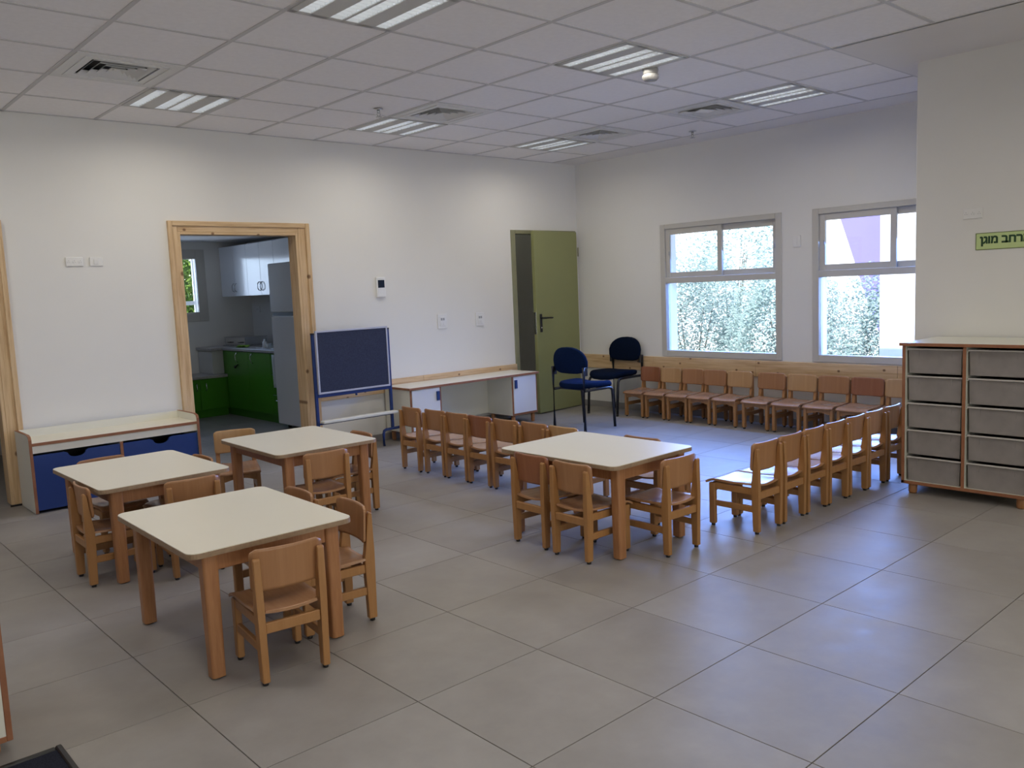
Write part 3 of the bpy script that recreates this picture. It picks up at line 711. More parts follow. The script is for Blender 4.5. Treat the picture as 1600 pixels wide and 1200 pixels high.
# ------------------------------------------------------------------ switches, sockets
def wallplate(name, label, cat, c, n, wd, ht, kind):
    """plate on a wall: c centre, n 'x-' or 'y-' facing direction"""
    t = thing(name, label, cat, c, 0 if n == 'y' else -90)
    bm = B(); bx(bm, -wd/2, -0.010, -ht/2, wd/2, 0, ht/2, 0.003); obj('plate', bm, 'white_plastic', t)
    if kind == 'socket3':
        for k in range(3 if wd > 0.1 else 2):
            xx = -wd/2+wd*(k+0.5)/3
            bm = B(); lathe(bm, [(0.015, 0), (0.015, 0.003)], 12); bmesh.ops.transform(bm, matrix=Matrix.Translation((xx, -0.010, 0)) @ Matrix.Rotation(PI/2, 4, 'X'), verts=bm.verts[:])
            s = obj('socket', bm, 'white_plastic', t)
            bm = B()
            for a in (90, 210, 330): bx(bm, xx+0.007*math.cos(R(a))-0.0018, -0.0140, 0.007*math.sin(R(a))-0.0018, xx+0.007*math.cos(R(a))+0.0018, -0.0129, 0.007*math.sin(R(a))+0.0018)
            obj('pin_hole', bm, 'grey_plastic', s)
    elif kind == 'switch':
        bm = B(); bx(bm, -wd*0.2, -0.014, -ht*0.3, wd*0.12, -0.0098, ht*0.3, 0.002); obj('rocker', bm, 'white_plastic', t)
    elif kind == 'outlet4':
        bm = B(); bx(bm, -wd*0.30, -0.016, -ht*0.33, wd*0.30, -0.0098, ht*0.33, 0.002); s = obj('insert', bm, 'white_plastic', t)
        for k, (a, b) in enumerate(((-0.12, 0.15), (0.10, 0.15), (-0.12, -0.15), (0.10, -0.15))):
            bm = B(); bx(bm, a*wd-0.010, -0.0185, b*ht-0.012, a*wd+0.010, -0.0158, b*ht+0.012, 0.001); obj('module', bm, 'grey_plastic' if k < 2 else 'white_plastic', s)
    return t
wallplate('wall_socket', 'white triple socket plate on the far wall left of the kitchen doorway', 'socket', (1.832, WY, 1.719), 'y', 0.118, 0.066, 'socket3')
wallplate('light_switch', 'small white switch plate right of the triple socket on the far wall', 'switch', (1.983, WY, 1.718), 'y', 0.092, 0.066, 'switch')
wallplate('wall_outlet', 'white square outlet box on the far wall, the left of the pair', 'socket', (5.180, WY, 1.091), 'y', 0.118, 0.145, 'outlet4')
wallplate('wall_outlet', 'white square outlet box nearer the green door', 'socket', (5.672, WY, 1.086), 'y', 0.112, 0.138, 'outlet4')
wallplate('light_switch', 'white switch plate on the wall between the two windows', 'switch', (WX, 4.030, 1.708), 'x', 0.075, 0.105, 'switch')
wallplate('wall_socket', 'white socket plate above the green sign on the pier', 'socket', (PX, 2.080, 1.742), 'x', 0.118, 0.066, 'socket3')
wallplate('wall_socket', 'white socket below the kitchen wall cabinets', 'socket', (KX1, 10.26, 1.26), 'x', 0.10, 0.08, 'socket3')
t = thing('thermostat', 'white wall thermostat with a dark square display', 'thermostat', (4.468, WY, 1.452))
bm = B(); bx(bm, -0.050, -0.022, -0.095, 0.050, 0, 0.095, 0.005); obj('body', bm, 'white_plastic', t)
bm = B(); bx(bm, -0.034, -0.0245, -0.004, 0.038, -0.0218, 0.068, 0.001); obj('display', bm, 'screen', t)
bm = B(); bx(bm, -0.034, -0.0240, -0.085, 0.038, -0.0218, -0.012, 0.001); obj('white_panel', bm, 'white_plastic', t)

# ------------------------------------------------------------------ sign on the pier
t = thing('shelter_sign', 'green Hebrew sign with dark letters on the right pier', 'sign', (PX, 1.888, 1.561))
# local frame: x = world x, sign spans y -0.173..0.173
bm = B(); bx(bm, -0.004, -0.173, -0.053, 0, 0.173, 0.053); obj('board', bm, 'sign_green', t)
bm = B(); e = 0.0035
for a in ((-0.173, -0.053, 0.173, -0.053+e), (-0.173, 0.053-e, 0.173, 0.053), (-0.173, -0.053, -0.173+e, 0.053), (0.173-e, -0.053, 0.173, 0.053)):
    bx(bm, -0.0055, a[0], a[1], -0.003, a[2], a[3])
obj('border', bm, 'sign_edge', t)
cu = bpy.data.curves.new('lettering', 'FONT'); cu.body = '\u05DF\u05D2\u05D5\u05DE \u05D1\u05D7\u05E8\u05DE'; cu.size = 0.098; cu.extrude = 0.0008
cu.align_x = 'LEFT'; cu.align_y = 'CENTER'; cu.offset = 0.0042
tmp = bpy.data.objects.new('tmp_text', cu); C.objects.link(tmp); bpy.context.view_layer.update()
me = bpy.data.meshes.new_from_object(tmp.evaluated_get(bpy.context.evaluated_depsgraph_get())); bpy.data.objects.remove(tmp)
xs = [v.co.x for v in me.vertices]; zs = [v.co.y for v in me.vertices]
if xs:
    k = 0.290/(max(xs)-min(xs)); cy_ = (max(zs)+min(zs))/2; xm = min(xs)
    for v in me.vertices:
        X, Y_, Z_ = v.co
        v.co = (-0.0045-Z_, 0.148-(X-xm)*k, (Y_-cy_)*k)
    me.materials.clear(); me.materials.append(MT['sign_ink'])
    obj('lettering', me, None, t)

# ------------------------------------------------------------------ furniture: children's chairs
def make_chair(back_mat):
    t = thing('child_chair', '', 'chair')
    hw = 0.129
    for s in (-1, 1):
        bm = B()   # rear leg / back post, side profile tapering upwards
        prof = [(-0.160, 0.012), (-0.123, 0.012), (-0.118, 0.20), (-0.116, 0.285), (-0.128, 0.33), (-0.138, 0.455), (-0.144, 0.472), (-0.152, 0.476), (-0.160, 0.470), (-0.162, 0.30)]
        a, b = (hw-0.027, hw) if s > 0 else (-hw, -hw+0.027)
        prism(bm, prof, 0, a, b)
        for v in bm.verts: v.co.x += s*0.005*v.co.z/0.476
        bmesh.ops.bevel(bm, geom=[e for e in bm.edges], offset=0.003, segments=1, affect='EDGES')
        lg = obj('leg', bm, 'beech_frame', t)
        bm = B(); lathe(bm, [(0.011, 0.0), (0.012, 0.012)], 10, ((a+b)/2, -0.1415)); obj('foot_cap', bm, 'black_plastic', lg)
        bm = B(); bx(bm, a, 0.124, 0.012, b, 0.163, 0.248, 0.004); lg = obj('leg', bm, 'beech_frame', t)
        bm = B(); lathe(bm, [(0.011, 0.0), (0.012, 0.012)], 10, ((a+b)/2, 0.1435)); obj('foot_cap', bm, 'black_plastic', lg)
        a2, b2 = (hw-0.023, hw-0.004) if s > 0 else (-hw+0.004, -hw+0.023)
        bm = B(); bx(bm, a2, -0.122, 0.214, b2, 0.126, 0.252, 0.003); obj('side_rail', bm, 'beech_frame', t)
        bm = B(); bx(bm, a2, -0.124, 0.118, b2, 0.126, 0.152, 0.003); obj('stretcher', bm, 'beech_frame', t)
    bm = B(); bx(bm, -hw+0.025, -0.156, 0.192, hw-0.025, -0.138, 0.232, 0.003); obj('back_rail', bm, 'beech_frame', t)
    n = 8; poly = [(hw-0.025, 0.250), (-hw+0.025, 0.250), (-hw+0.025, 0.196)] + [(-0.085+0.17*k/n, 0.200+0.016*math.sin(PI*k/n)) for k in range(n+1)] + [(hw-0.025, 0.196)]
    bm = B(); prism(bm, poly, 1, 0.134, 0.152); obj('front_rail', bm, 'beech_frame', t)
    def seat(u, v_):
        y = -0.148+0.330*v_
        wd = 0.131
        if y < -0.118: wd = 0.099
        x = (u-0.5)*2*wd
        k = x/0.131
        sag = 0.011*(1-k*k)*max(0.0, min(1.0, (0.06-y)/0.18))
        z = 0.264 + 0.010*max(0, (-y)/0.15) - sag + 0.004*k*k
        if y > 0.13: z -= 7.0*(y-0.13)**2
        return (x, y, z)
    bm = B(); sheet(bm, seat, 12, 22, 0.010); obj('seat', bm, 'seat_ply', t)
    def back(u, v_):
        z = 0.346+0.156*v_
        r = 0.022; wd = 0.137
        dz = min(z-0.346, 0.502-z)
        if dz < r: wd -= r-math.sqrt(max(0, r*r-(r-dz)**2))
        x = (u-0.5)*2*wd; k = x/0.137
        return (x, -0.143+0.022*k*k-0.010*(v_-0.5), z)
    bm = B(); sheet(bm, back, 12, 16, 0.009); obj('backrest', bm, back_mat, t)
    return t
protos = {k: make_chair(k) for k in ('beech_mid', 'beech_light', 'beech_red')}
used = set()
def chair(kind, x, y, rot, label, group, scale=None):
    p = protos[kind]
    if kind not in used:
        used.add(kind); p.location = (x, y, 0); p.rotation_euler = (0, 0, R(rot)); p['label'] = label; p['group'] = group
        if scale: p.scale = scale
        return p
    return dup(p, (x, y, 0), rot, label, group, scale)
def chair_batch(rows):
    rest = []
    for r in rows: rest.append(r)
    return rest
jobs = []
G1 = 'chairs at the front left table'; G2 = 'chairs at the left table'; G3 = 'chairs at the table by the easel'; G4 = 'chairs at the middle table'
jobs += [('beech_mid', 1.390, 2.932, -6.7, "child's beech chair nearest the camera, with its back to the viewer", G1),
         ('beech_mid', 1.735, 3.165, 84, "child's beech chair at the right side of the front left table, nearer corner", G1),
         ('beech_mid', 1.695, 3.550, 88, "child's beech chair at the right side of the front left table, mostly hidden", G1),
         ('beech_mid', 1.606, 4.375, -4, "child's beech chair between the front left table and the left table, seen from behind", G2),
         ('beech_mid', 1.294, 4.575, -91, "child's beech chair seen edge-on at the left side of the left table", G2),
         ('beech_mid', 1.475, 5.150, 184, "child's beech chair behind the left table, in front of the blue drawers", G2),
         ('beech_mid', 1.748, 4.790, 92, "child's chair pushed under the right edge of the left table, only its back top showing", G2),
         ('beech_light', 2.378, 5.465, 160, "child's beech chair facing the camera in front of the kitchen doorway", G3),
         ('beech_mid', 2.422, 4.450, -6, "child's beech chair at the near side of the table by the easel, seen from behind", G3),
         ('beech_mid', 2.770, 4.720, 88, "child's beech chair at the right side of the table by the easel, half hidden", G3),
         ('beech_red', 3.178, 3.268, -92, "reddish-backed child's chair at the left side of the middle table, the farther of two", G4),
         ('beech_mid', 3.155, 2.943, -91, "child's beech chair at the left side of the middle table, the nearer of two", G4),
         ('beech_mid', 3.470, 2.735, -2, "child's beech chair at the near right side of the middle table, shiny seat", G4)]
# row left
ordn = ['first', 'second', 'third', 'fourth', 'fifth', 'sixth', 'seventh', 'eighth', 'ninth', 'tenth']
for k, y in enumerate((5.407, 5.118, 4.850, 4.580, 4.300, 4.027, 3.757)):
    kd = ('beech_mid', 'beech_mid', 'beech_mid', 'beech_red', 'beech_mid', 'beech_mid', 'beech_light')[k]
    jobs.append((kd, 3.915+0.004*((k*3) % 4), y, -90+((k*37) % 5-2)*0.7, f"{ordn[k]} child's chair from the wall end of the left row running behind the middle table", 'left row of chairs', (0.955, 1, 1)))
jobs.append(('beech_mid', 3.926, 3.115, -90, "child's beech chair on the far side of the middle table, only its pale seat showing", G4))
for k, x in enumerate((4.085, 4.348, 4.610, 4.872, 5.134, 5.396, 5.665)):
    jobs.append(('beech_mid', x, 2.612, ((k*29) % 5-2)*0.5, f"{ordn[k]} child's chair from the left in the row ending at the tray cabinet", 'right row of chairs', (0.935, 1, 1)))
bk = ['beech_red', 'beech_light', 'beech_mid', 'beech_mid', 'beech_light', 'beech_mid', 'beech_light', 'beech_mid', 'beech_red', 'beech_light']
for k, y in enumerate((5.655, 5.385, 5.110, 4.845, 4.560, 4.225, 3.915, 3.610, 3.305, 3.005)):
    jobs.append((bk[k], 6.935, y, 90+((k*31) % 5-2)*0.6, f"{ordn[k]} child's chair from the blue chairs in the row under the windows", 'row of chairs under the windows', ((0.95 if k < 4 else (0.98 if k == 4 else 1.05)), 1, 1)))
done = []
# originals must be placed last so that copies are made from unscaled prototypes
first = {}
for j in jobs:
    if j[0] not in first and len(j) == 6: first[j[0]] = j
for j in jobs:
    if first.get(j[0]) is j: continue
    dup(protos[j[0]], (j[1], j[2], 0), j[3], j[4], j[5], j[6] if len(j) > 6 else None)
for k_, j in first.items():
    p = protos[k_]; p.location = (j[1], j[2], 0); p.rotation_euler = (0, 0, R(j[3])); p['label'] = j[4]; p['group'] = j[5]

# ------------------------------------------------------------------ tables
TW, TD, TH = 0.672, 0.855, 0.497
def make_table():
    t = thing('child_table', '', 'table', group='cream topped tables')
    bm = B(); prism(bm, rrect(-TW/2, -TD/2, TW/2, TD/2, 0.042, 6), 2, TH-0.022, TH-0.003); top = obj('tabletop', bm, 'ply_edge', t)
    bm = B(); prism(bm, rrect(-TW/2+0.0015, -TD/2+0.0015, TW/2-0.0015, TD/2-0.0015, 0.041, 6), 2, TH-0.003, TH); obj('laminate_sheet', bm, 'laminate', top)
    lx, ly = 0.250, 0.374
    for sx in (-1, 1):
        for sy in (-1, 1):
            bm = B()
            m = rrect(sx*lx-0.030, sy*ly-0.030, sx*lx+0.030, sy*ly+0.030, 0.013, 4)
            A = [bm.verts.new((u, v_, TH-0.022)) for u, v_ in m]
            Bv = [bm.verts.new((sx*lx+(u-sx*lx)*0.88, sy*ly+(v_-sy*ly)*0.88, 0.006)) for u, v_ in m]
            bm.faces.new(A); bm.faces.new(Bv)
            for i in range(len(m)): bm.faces.new((A[i], A[(i+1) % len(m)], Bv[(i+1) % len(m)], Bv[i]))
            lg = obj('leg', bm, 'table_leg', t)
            bm = B(); lathe(bm, [(0.019, 0), (0.021, 0.006)], 12, (sx*lx, sy*ly)); obj('foot_cap', bm, 'black_plastic', lg)
    za, zb = TH-0.089, TH-0.022
    for s in (-1, 1):
        bm = B(); bx(bm, -lx+0.028, s*(ly+0.004)-0.011, za, lx-0.028, s*(ly+0.004)+0.011, zb, 0.002); obj('apron', bm, 'table_leg', t)
        bm = B(); bx(bm, s*(lx+0.004)-0.011, -ly+0.028, za, s*(lx+0.004)+0.011, ly-0.028, zb, 0.002); obj('apron', bm, 'table_leg', t)
    return t
tabs = [(1.420, 3.375, -1.0, 'cream topped beech table nearest the camera at the front left'),
        (1.522, 4.787, 0.5, 'cream topped beech table at the far left before the blue drawer bench'),
        (2.520, 4.872, -1.5, 'cream topped beech table in front of the kitchen doorway and easel'),
        (3.418, 3.140, 0.5, 'cream topped beech table in the middle, before the left chair row')]
t0 = make_table()
for k, (x, y, r_, lb) in enumerate(tabs):
    if k == 0: t0.location = (x, y, 0); t0.rotation_euler = (0, 0, R(r_)); t0['label'] = lb
    else: dup(t0, (x, y, 0), r_, lb)

# ------------------------------------------------------------------ blue office chairs
def blue_chair(loc, rot, label, fab, w2=0.205):
    t = thing('stacking_chair', label, 'chair', loc, rot, 'blue upholstered adult chairs')
    def pad(bm, prof_n, w0, w1, d0, d1, z, th, lift):
        # superellipse cushion lying in xy
        n, m = 24, 5
        rings = []
        for q in range(m+1):
            a = -PI/2 + PI*q/m
            rr = 1-0.10*(1-math.cos(a))
            rings.append([bm.verts.new(prof_n(2*PI*k/n, rr, math.sin(a)*th/2)) for k in range(n)])
        for i in range(m):
            for k in range(n):
                f = bm.faces.new((rings[i][k], rings[i][(k+1) % n], rings[i+1][(k+1) % n], rings[i+1][k])); f.smooth = True
        f = bm.faces.new(rings[0]); f.smooth = True; f = bm.faces.new(rings[-1]); f.smooth = True
    def se(t_, e): c = math.cos(t_); s = math.sin(t_); return math.copysign(abs(c)**e, c), math.copysign(abs(s)**e, s)
    def seatp(a, rr, dz):
        c, s = se(a, 0.55); x = c*0.225*rr*(1+0.05*s); y = 0.025+s*0.215*rr
        return (x, y, 0.432+dz + 0.018*(x/0.22)**2 - 0.03*max(0, (y-0.12)/0.12)**2 - 0.008)
    bm = B(); pad(bm, seatp, 0, 0, 0, 0, 0, 0.055, 0); obj('seat', bm, fab, t)
    def backp(a, rr, dn):
        c, s = se(a, 0.55 if math.sin(a) < 0 else 0.8); x = c*0.222*rr*(1-0.12*max(0, s)); z = 0.675+s*(0.135 if s > 0 else 0.125)*rr
        y = -0.190+0.030*(x/0.22)**2 - 0.10*(z-0.60) + dn
        return (x, y, z)
    bm = B(); pad(bm, backp, 0, 0, 0, 0, 0, 0.042, 0); obj('backrest', bm, fab, t)
    for s in (-1, 1):
        bm = B(); tube(bm, [(s*w2, -0.205, 0.008), (s*w2, -0.205, 0.58), (s*w2, -0.208, 0.615)], 0.015, 10); lg = obj('leg', bm, 'black_metal', t)
        bm = B(); lathe(bm, [(0.015, 0), (0.015, 0.02)], 10, (s*w2, -0.205)); obj('foot_cap', bm, 'black_plastic', lg)
        bm = B(); bx(bm, s*w2-0.012, -0.215, 0.535, s*w2+0.012, -0.160, 0.618, 0.004); obj('back_bracket', bm, 'black_plastic', t)
        bm = B(); pts = [(s*w2, -0.200, 0.395)] + [(s*w2, 0.13, 0.395), (s*w2, 0.175, 0.388), (s*w2, 0.195, 0.360), (s*w2, 0.202, 0.30), (s*w2, 0.222, 0.008)]
        tube(bm, pts, 0.014, 10); lg = obj('leg', bm, 'black_metal', t)
        bm = B(); lathe(bm, [(0.014, 0), (0.014, 0.02)], 10, (s*w2, 0.222)); obj('foot_cap', bm, 'black_plastic', lg)
    for yy in (-0.12, 0.12):
        bm = B(); tube(bm, [(-w2, yy, 0.393), (w2, yy, 0.393)], 0.009, 8); obj('cross_bar', bm, 'black_metal', t)
blue_chair((6.015, 5.655, 0), -90, 'blue upholstered chair with black legs, back to the green door, nearer the camera', 'blue_fabric')
blue_chair((6.945, 6.045, 0), 90, 'darker blue upholstered chair against the wall in the room corner', 'navy_fabric')

# ------------------------------------------------------------------ tray cabinet at the pier
FXc, yL, yR = 5.315, 2.270, 1.545
t = thing('tray_cabinet', 'white storage cabinet with two columns of frosted plastic trays and wooden feet', 'cabinet', (0, 0, 0))
bk_x = PX-0.02
bm = B(); bx(bm, FXc+0.004, yL-0.018, 0.065, bk_x, yL, 0.935); bx(bm, FXc+0.004, yR, 0.065, bk_x, yR+0.018, 0.935)
ym = (yL+yR)/2
bx(bm, FXc+0.004, ym-0.009, 0.083, bk_x, ym+0.009, 0.935); bx(bm, FXc+0.004, yR+0.018, 0.065, bk_x, yL-0.018, 0.083); bx(bm, bk_x-0.006, yR+0.018, 0.083, bk_x, yL-0.018, 0.935)
obj('body', bm, 'cab_white', t)
bm = B(); bx(bm, FXc-0.012, yR-0.012, 0.935, bk_x, yL+0.012, 0.952, 0.002); tp = obj('top_panel', bm, 'cab_white', t)
bm = B(); bx(bm, FXc-0.016, yR-0.014, 0.934, FXc-0.011, yL+0.014, 0.953, 0.001); obj('top_edge', bm, 'cab_edge', tp)
bm = B()
bx(bm, FXc, yL-0.018, 0.065, FXc+0.005, yL, 0.935); bx(bm, FXc, yR, 0.065, FXc+0.005, yR+0.018, 0.935)
bx(bm, FXc, ym-0.009, 0.083, FXc+0.005, ym+0.009, 0.935); bx(bm, FXc, yR, 0.064, FXc+0.005, yL, 0.083)
obj('edge_band', bm, 'cab_edge', t)
for yy in (yL-0.055, yR+0.055):
    for xx in (FXc+0.045, bk_x-0.06):
        bm = B(); lathe(bm, [(0.020, 0), (0.026, 0.012), (0.026, 0.05), (0.023, 0.066)], 16, (xx, yy)); obj('foot', bm, 'table_leg', t)
rowz = [0.0845 + k*0.170 for k in range(5)]
TC = {0: 'left', 1: 'right'}
tw = (yL-yR)/2-0.018-0.009-0.009
bm = B()   # tray, local origin centre front bottom; open box with lip
hw = tw/2-0.008
def ring(z, a, dx0, dx1): return [(dx0, -a, z), (dx0, a, z), (dx1, a, z), (dx1, -a, z)]
bx(bm, 0.012, -hw+0.010, 0.0, 0.50, hw-0.010, 0.004)
prism(bm, [(-hw+0.004, 0.0), (hw-0.004, 0.0), (hw, 0.146), (-hw, 0.146)], 0, 0.010, 0.014)
prism(bm, [(-hw+0.004, 0.0), (hw-0.004, 0.0), (hw, 0.146), (-hw, 0.146)], 0, 0.498, 0.502)
for s in (-1, 1):
    prism(bm, [(s*(hw-0.004), 0.0), (s*(hw-0.007), 0.0), (s*(hw-0.003), 0.146), (s*hw, 0.146)], 0, 0.012, 0.50)
for s in (-1, 1): bx(bm, 0.007, s*hw*0.62-0.004, 0.102, 0.011, s*hw*0.62+0.004, 0.144)
tray_me = mesh_of('tray', bm, 'tray')
bm = B(); bx(bm, 0.0, -tw/2, 0.144, 0.014, tw/2, 0.154, 0.002); bx(bm, 0.498, -tw/2, 0.144, 0.51, tw/2, 0.154, 0.002)
for s in (-1, 1): bx(bm, 0.014, s*(tw/2-0.005)-0.005, 0.144, 0.498, s*(tw/2-0.005)+0.005, 0.154, 0.002)
lip_me = mesh_of('rim', bm, 'tray_rim')
for c in range(2):
    yc = (yL-0.018 + ym+0.009)/2 if c == 0 else (yR+0.018 + ym-0.009)/2
    for k in range(5):
        tr = obj('storage_tray', tray_me, None, None, (FXc+0.012, yc, rowz[k]))
        tag(tr, f"frosted plastic tray, {['bottom','second lowest','middle','second highest','top'][k]} of the {TC[c]} column in the tray cabinet", 'tray', 'trays in the cabinet')
        obj('rim', lip_me, None, tr)
# runners for the trays
bm = B()
for k in range(5):
    z = rowz[k]+0.138
    for a, s in ((yL-0.018, -1), (ym+0.009, 1), (ym-0.009, -1), (yR+0.018, 1)):
        bx(bm, FXc+0.02, min(a, a+s*0.008), z, bk_x-0.02, max(a, a+s*0.008), z+0.005)
obj('tray_runner', bm, 'cab_white', t)

# ------------------------------------------------------------------ bench with blue drawers
t = thing('drawer_bench', 'white low bench with brown edges standing under the plain wall', 'bench', (0, 0, 0))
bx0, bx1, by0, by1 = 1.325, 2.487, 6.360, WY-0.035
def side_poly(): return [(by0, 0.004), (by1, 0.004), (by1, 0.540), (by0+0.05, 0.540), (by0+0.012, 0.530), (by0, 0.508)]
for a, b in ((bx0, bx0+0.018), (bx1-0.018, bx1)):
    bm = B(); prism(bm, side_poly(), 0, a, b); sp = obj('side_panel', bm, 'cab_white', t)
    bm = B(); prism(bm, [(by0-0.003, 0.004), (by0, 0.004), (by0, 0.508), (by0+0.012, 0.530), (by0+0.05, 0.540), (by1, 0.540), (by1, 0.543), (by0+0.05, 0.543), (by0+0.010, 0.533), (by0-0.003, 0.510)], 0, a-0.0005, b+0.0005)
    obj('edge_band', bm, 'cab_edge', sp)
bm = B(); bx(bm, bx0+0.018, by0+0.006, 0.467, bx1-0.018, by1, 0.485); sh = obj('seat_board', bm, 'laminate', t)
bm = B(); bx(bm, bx0+0.018, by0+0.001, 0.466, bx1-0.018, by0+0.006, 0.486, 0.001); obj('edge_band', bm, 'cab_edge', sh)
bm = B(); bx(bm, bx0+0.018, by0+0.010, 0.415, bx1-0.018, by0+0.026, 0.467); obj('fascia', bm, 'laminate', t)
bm = B(); bx(bm, bx0+0.018, by1-0.006, 0.02, bx1-0.018, by1, 0.467); bx(bm, bx0+0.018, by1-0.012, 0.485, bx1-0.018, by1, 0.54); obj('back_panel', bm, 'cab_white', t)
bm = B(); bx(bm, 1.905, by0+0.004, 0.01, 1.925, by1-0.006, 0.415); dv = obj('divider', bm, 'cab_white', t)
bm = B(); bx(bm, 1.905, by0+0.001, 0.01, 1.925, by0+0.0045, 0.415); obj('edge_band', bm, 'cab_edge', dv)
for a, b, nx in ((bx0+0.020, 1.903, 1.618), (1.927, bx1-0.020, 2.195)):
    za, zb = 0.022, 0.400
    n = 10; poly = [(a, za), (b, za), (b, zb), (nx+0.078, zb)] + [(nx+0.058*math.cos(PI*k/n), zb-0.010-0.034*math.sin(PI*k/n)) for k in range(n+1)] + [(nx-0.078, zb), (a, zb)]
    bm = B(); prism(bm, poly, 1, by0+0.004, by0+0.020); dr = obj('drawer', bm, 'blue_lam', t)
    bm = B(); bx(bm, a+0.004, by0+0.3, za, b-0.004, by0+0.31, zb-0.03); bx(bm, a+0.004, by0+0.020, za, a+0.014, by0+0.3, zb-0.03); bx(bm, b-0.014, by0+0.020, za, b-0.004, by0+0.3, zb-0.03); bx(bm, a+0.004, by0+0.02, za, b-0.004, by0+0.31, za+0.008)
    obj('drawer_box', bm, 'black_plastic', dr)

# ------------------------------------------------------------------ long desk with two cupboards
t = thing('wall_desk', 'long low white desk with two cupboards below the pine rail', 'desk', (0, 0, 0))
dx0, dx1, dy0, dy1, dz = 4.425, 6.058, 6.325, WY-0.030, 0.520
bm = B(); bx(bm, dx0, dy0, dz-0.018, dx1, dy1, dz, 0.002); tp = obj('desktop', bm, 'laminate', t)
bm = B(); bx(bm, dx0-0.002, dy0-0.004, dz-0.020, dx1+0.002, dy0+0.001, dz+0.0005, 0.001); bx(bm, dx0-0.004, dy0, dz-0.020, dx0+0.001, dy1, dz+0.0005, 0.001); bx(bm, dx1-0.001, dy0, dz-0.020, dx1+0.004, dy1, dz+0.0005, 0.001); obj('edge_band', bm, 'cab_edge', tp)
for a, b, hs in ((4.437, 4.795, 1), (5.695, 6.047, -1)):
    bm = B(); y0_ = dy0+0.022; zb = 0.098
    bx(bm, a, y0_, zb, a+0.018, dy1, dz-0.018); bx(bm, b-0.018, y0_, zb, b, dy1, dz-0.018); bx(bm, a+0.018, y0_, zb, b-0.018, dy1, zb+0.018); bx(bm, a+0.018, dy1-0.006, zb+0.018, b-0.018, dy1, dz-0.018)
    cbx = obj('cupboard_body', bm, 'cab_white', t)
    bm = B(); e = 0.003
    bx(bm, a, y0_-e, zb, a+0.018, y0_, dz-0.020); bx(bm, b-0.018, y0_-e, zb, b, y0_, dz-0.020); bx(bm, a+0.018, y0_-e, zb, b-0.018, y0_, zb+0.018); bx(bm, a-0.001, y0_-e, zb-0.002, b+0.001, dy1, zb, 0.0)
    obj('edge_band', bm, 'cab_edge', cbx)
    bm = B(); bx(bm, a+0.020, y0_-0.010, zb+0.020, b-0.020, y0_+0.006, dz-0.024, 0.001); dr = obj('door', bm, 'white_gloss', t)
    hx = (b-0.062) if hs > 0 else (a+0.030)
    bm = B(); bx(bm, hx, y0_-0.024, dz-0.145, hx+0.034, y0_-0.009, dz-0.058, 0.003); obj('handle', bm, 'blue_lam', dr, label='blue square handle')
    for xx in (a+0.04, b-0.04):
        for yy in (y0_+0.035, dy1-0.05):
            bm = B(); lathe(bm, [(0.017, 0), (0.021, 0.012), (0.021, 0.07), (0.019, zb-0.002)], 12, (xx, yy)); obj('foot', bm, 'table_leg', t)
bm = B(); bx(bm, 4.795, dy1-0.018, 0.10, 5.695, dy1, dz-0.018); obj('modesty_panel', bm, 'cab_white', t)

# ------------------------------------------------------------------ easel / rolling board
t = thing('display_board', 'navy felt display board on a blue metal stand beside the kitchen doorway', 'board', (0, 0, 0))
ey = 6.475
bm = B()
xl0, xr0 = 3.545, 4.330
bx(bm, xl0, ey-0.012, 0.16, xl0+0.026, ey+0.012, 1.075, 0.003); bx(bm, xr0-0.026, ey-0.012, 0.16, xr0, ey+0.012, 1.068, 0.003)
bx(bm, xl0+0.026, ey-0.012, 0.525, xr0-0.026, ey+0.012, 0.555, 0.003); bx(bm, xl0+0.026, ey-0.010, 0.288, xr0-0.026, ey+0.012, 0.303, 0.002)
obj('frame', bm, 'blue_metal', t)
for x in (xl0+0.013, xr0-0.013):
    bm = B(); bx(bm, x-0.014, ey-0.013, 1.068, x+0.014, ey+0.013, 1.082, 0.002); obj('end_cap', bm, 'black_plastic', t)
bm = B(); bx(bm, xl0+0.036, ey-0.028, 0.572, xr0-0.040, ey-0.012, 1.085); obj('felt_panel', bm, 'board_felt', t)
bm = B(); e = 0.016
a, b, c_, d_ = xl0+0.026, xr0-0.030, 0.556, 1.100
bx(bm, a, ey-0.032, c_, a+e, ey-0.010, d_, 0.002); bx(bm, b-e, ey-0.032, c_, b, ey-0.010, d_, 0.002); bx(bm, a+e, ey-0.032, c_, b-e, ey-0.010, c_+e, 0.002); bx(bm, a+e, ey-0.032, d_-e, b-e, ey-0.010, d_, 0.002)
obj('edging', bm, 'silver', t)
bm = B(); bx(bm, xl0+0.030, ey-0.075, 0.3035, xr0+0.010, ey-0.008, 0.327, 0.005); obj('pen_tray', bm, 'cab_white', t)
bm = B(); lathe(bm, [(0.010, 0.508), (0.010, 0.526)], 10, (3.95, ey-0.008)); obj('knob', bm, 'blue_metal', t)
for x, dx in ((xr0-0.013, 1), (xl0+0.013, -1)):
    cx = x+dx*0.03
    bm = B(); tube(bm, [(cx-0.145, ey-0.02, 0.012), (cx-0.145, ey-0.02, 0.12), (cx-0.138, ey-0.02, 0.148), (cx-0.115, ey-0.02, 0.158), (cx+0.10, ey+0.01, 0.158), (cx+0.125, ey+0.012, 0.148), (cx+0.133, ey+0.013, 0.12), (cx+0.133, ey+0.013, 0.05)], 0.013, 10)
    ft = obj('foot_frame', bm, 'blue_metal', t)
    bm = B(); tube(bm, [(cx+0.133, ey, 0.024), (cx+0.133, ey+0.024, 0.024)], 0.024, 14); obj('castor', bm, 'black_plastic', ft)

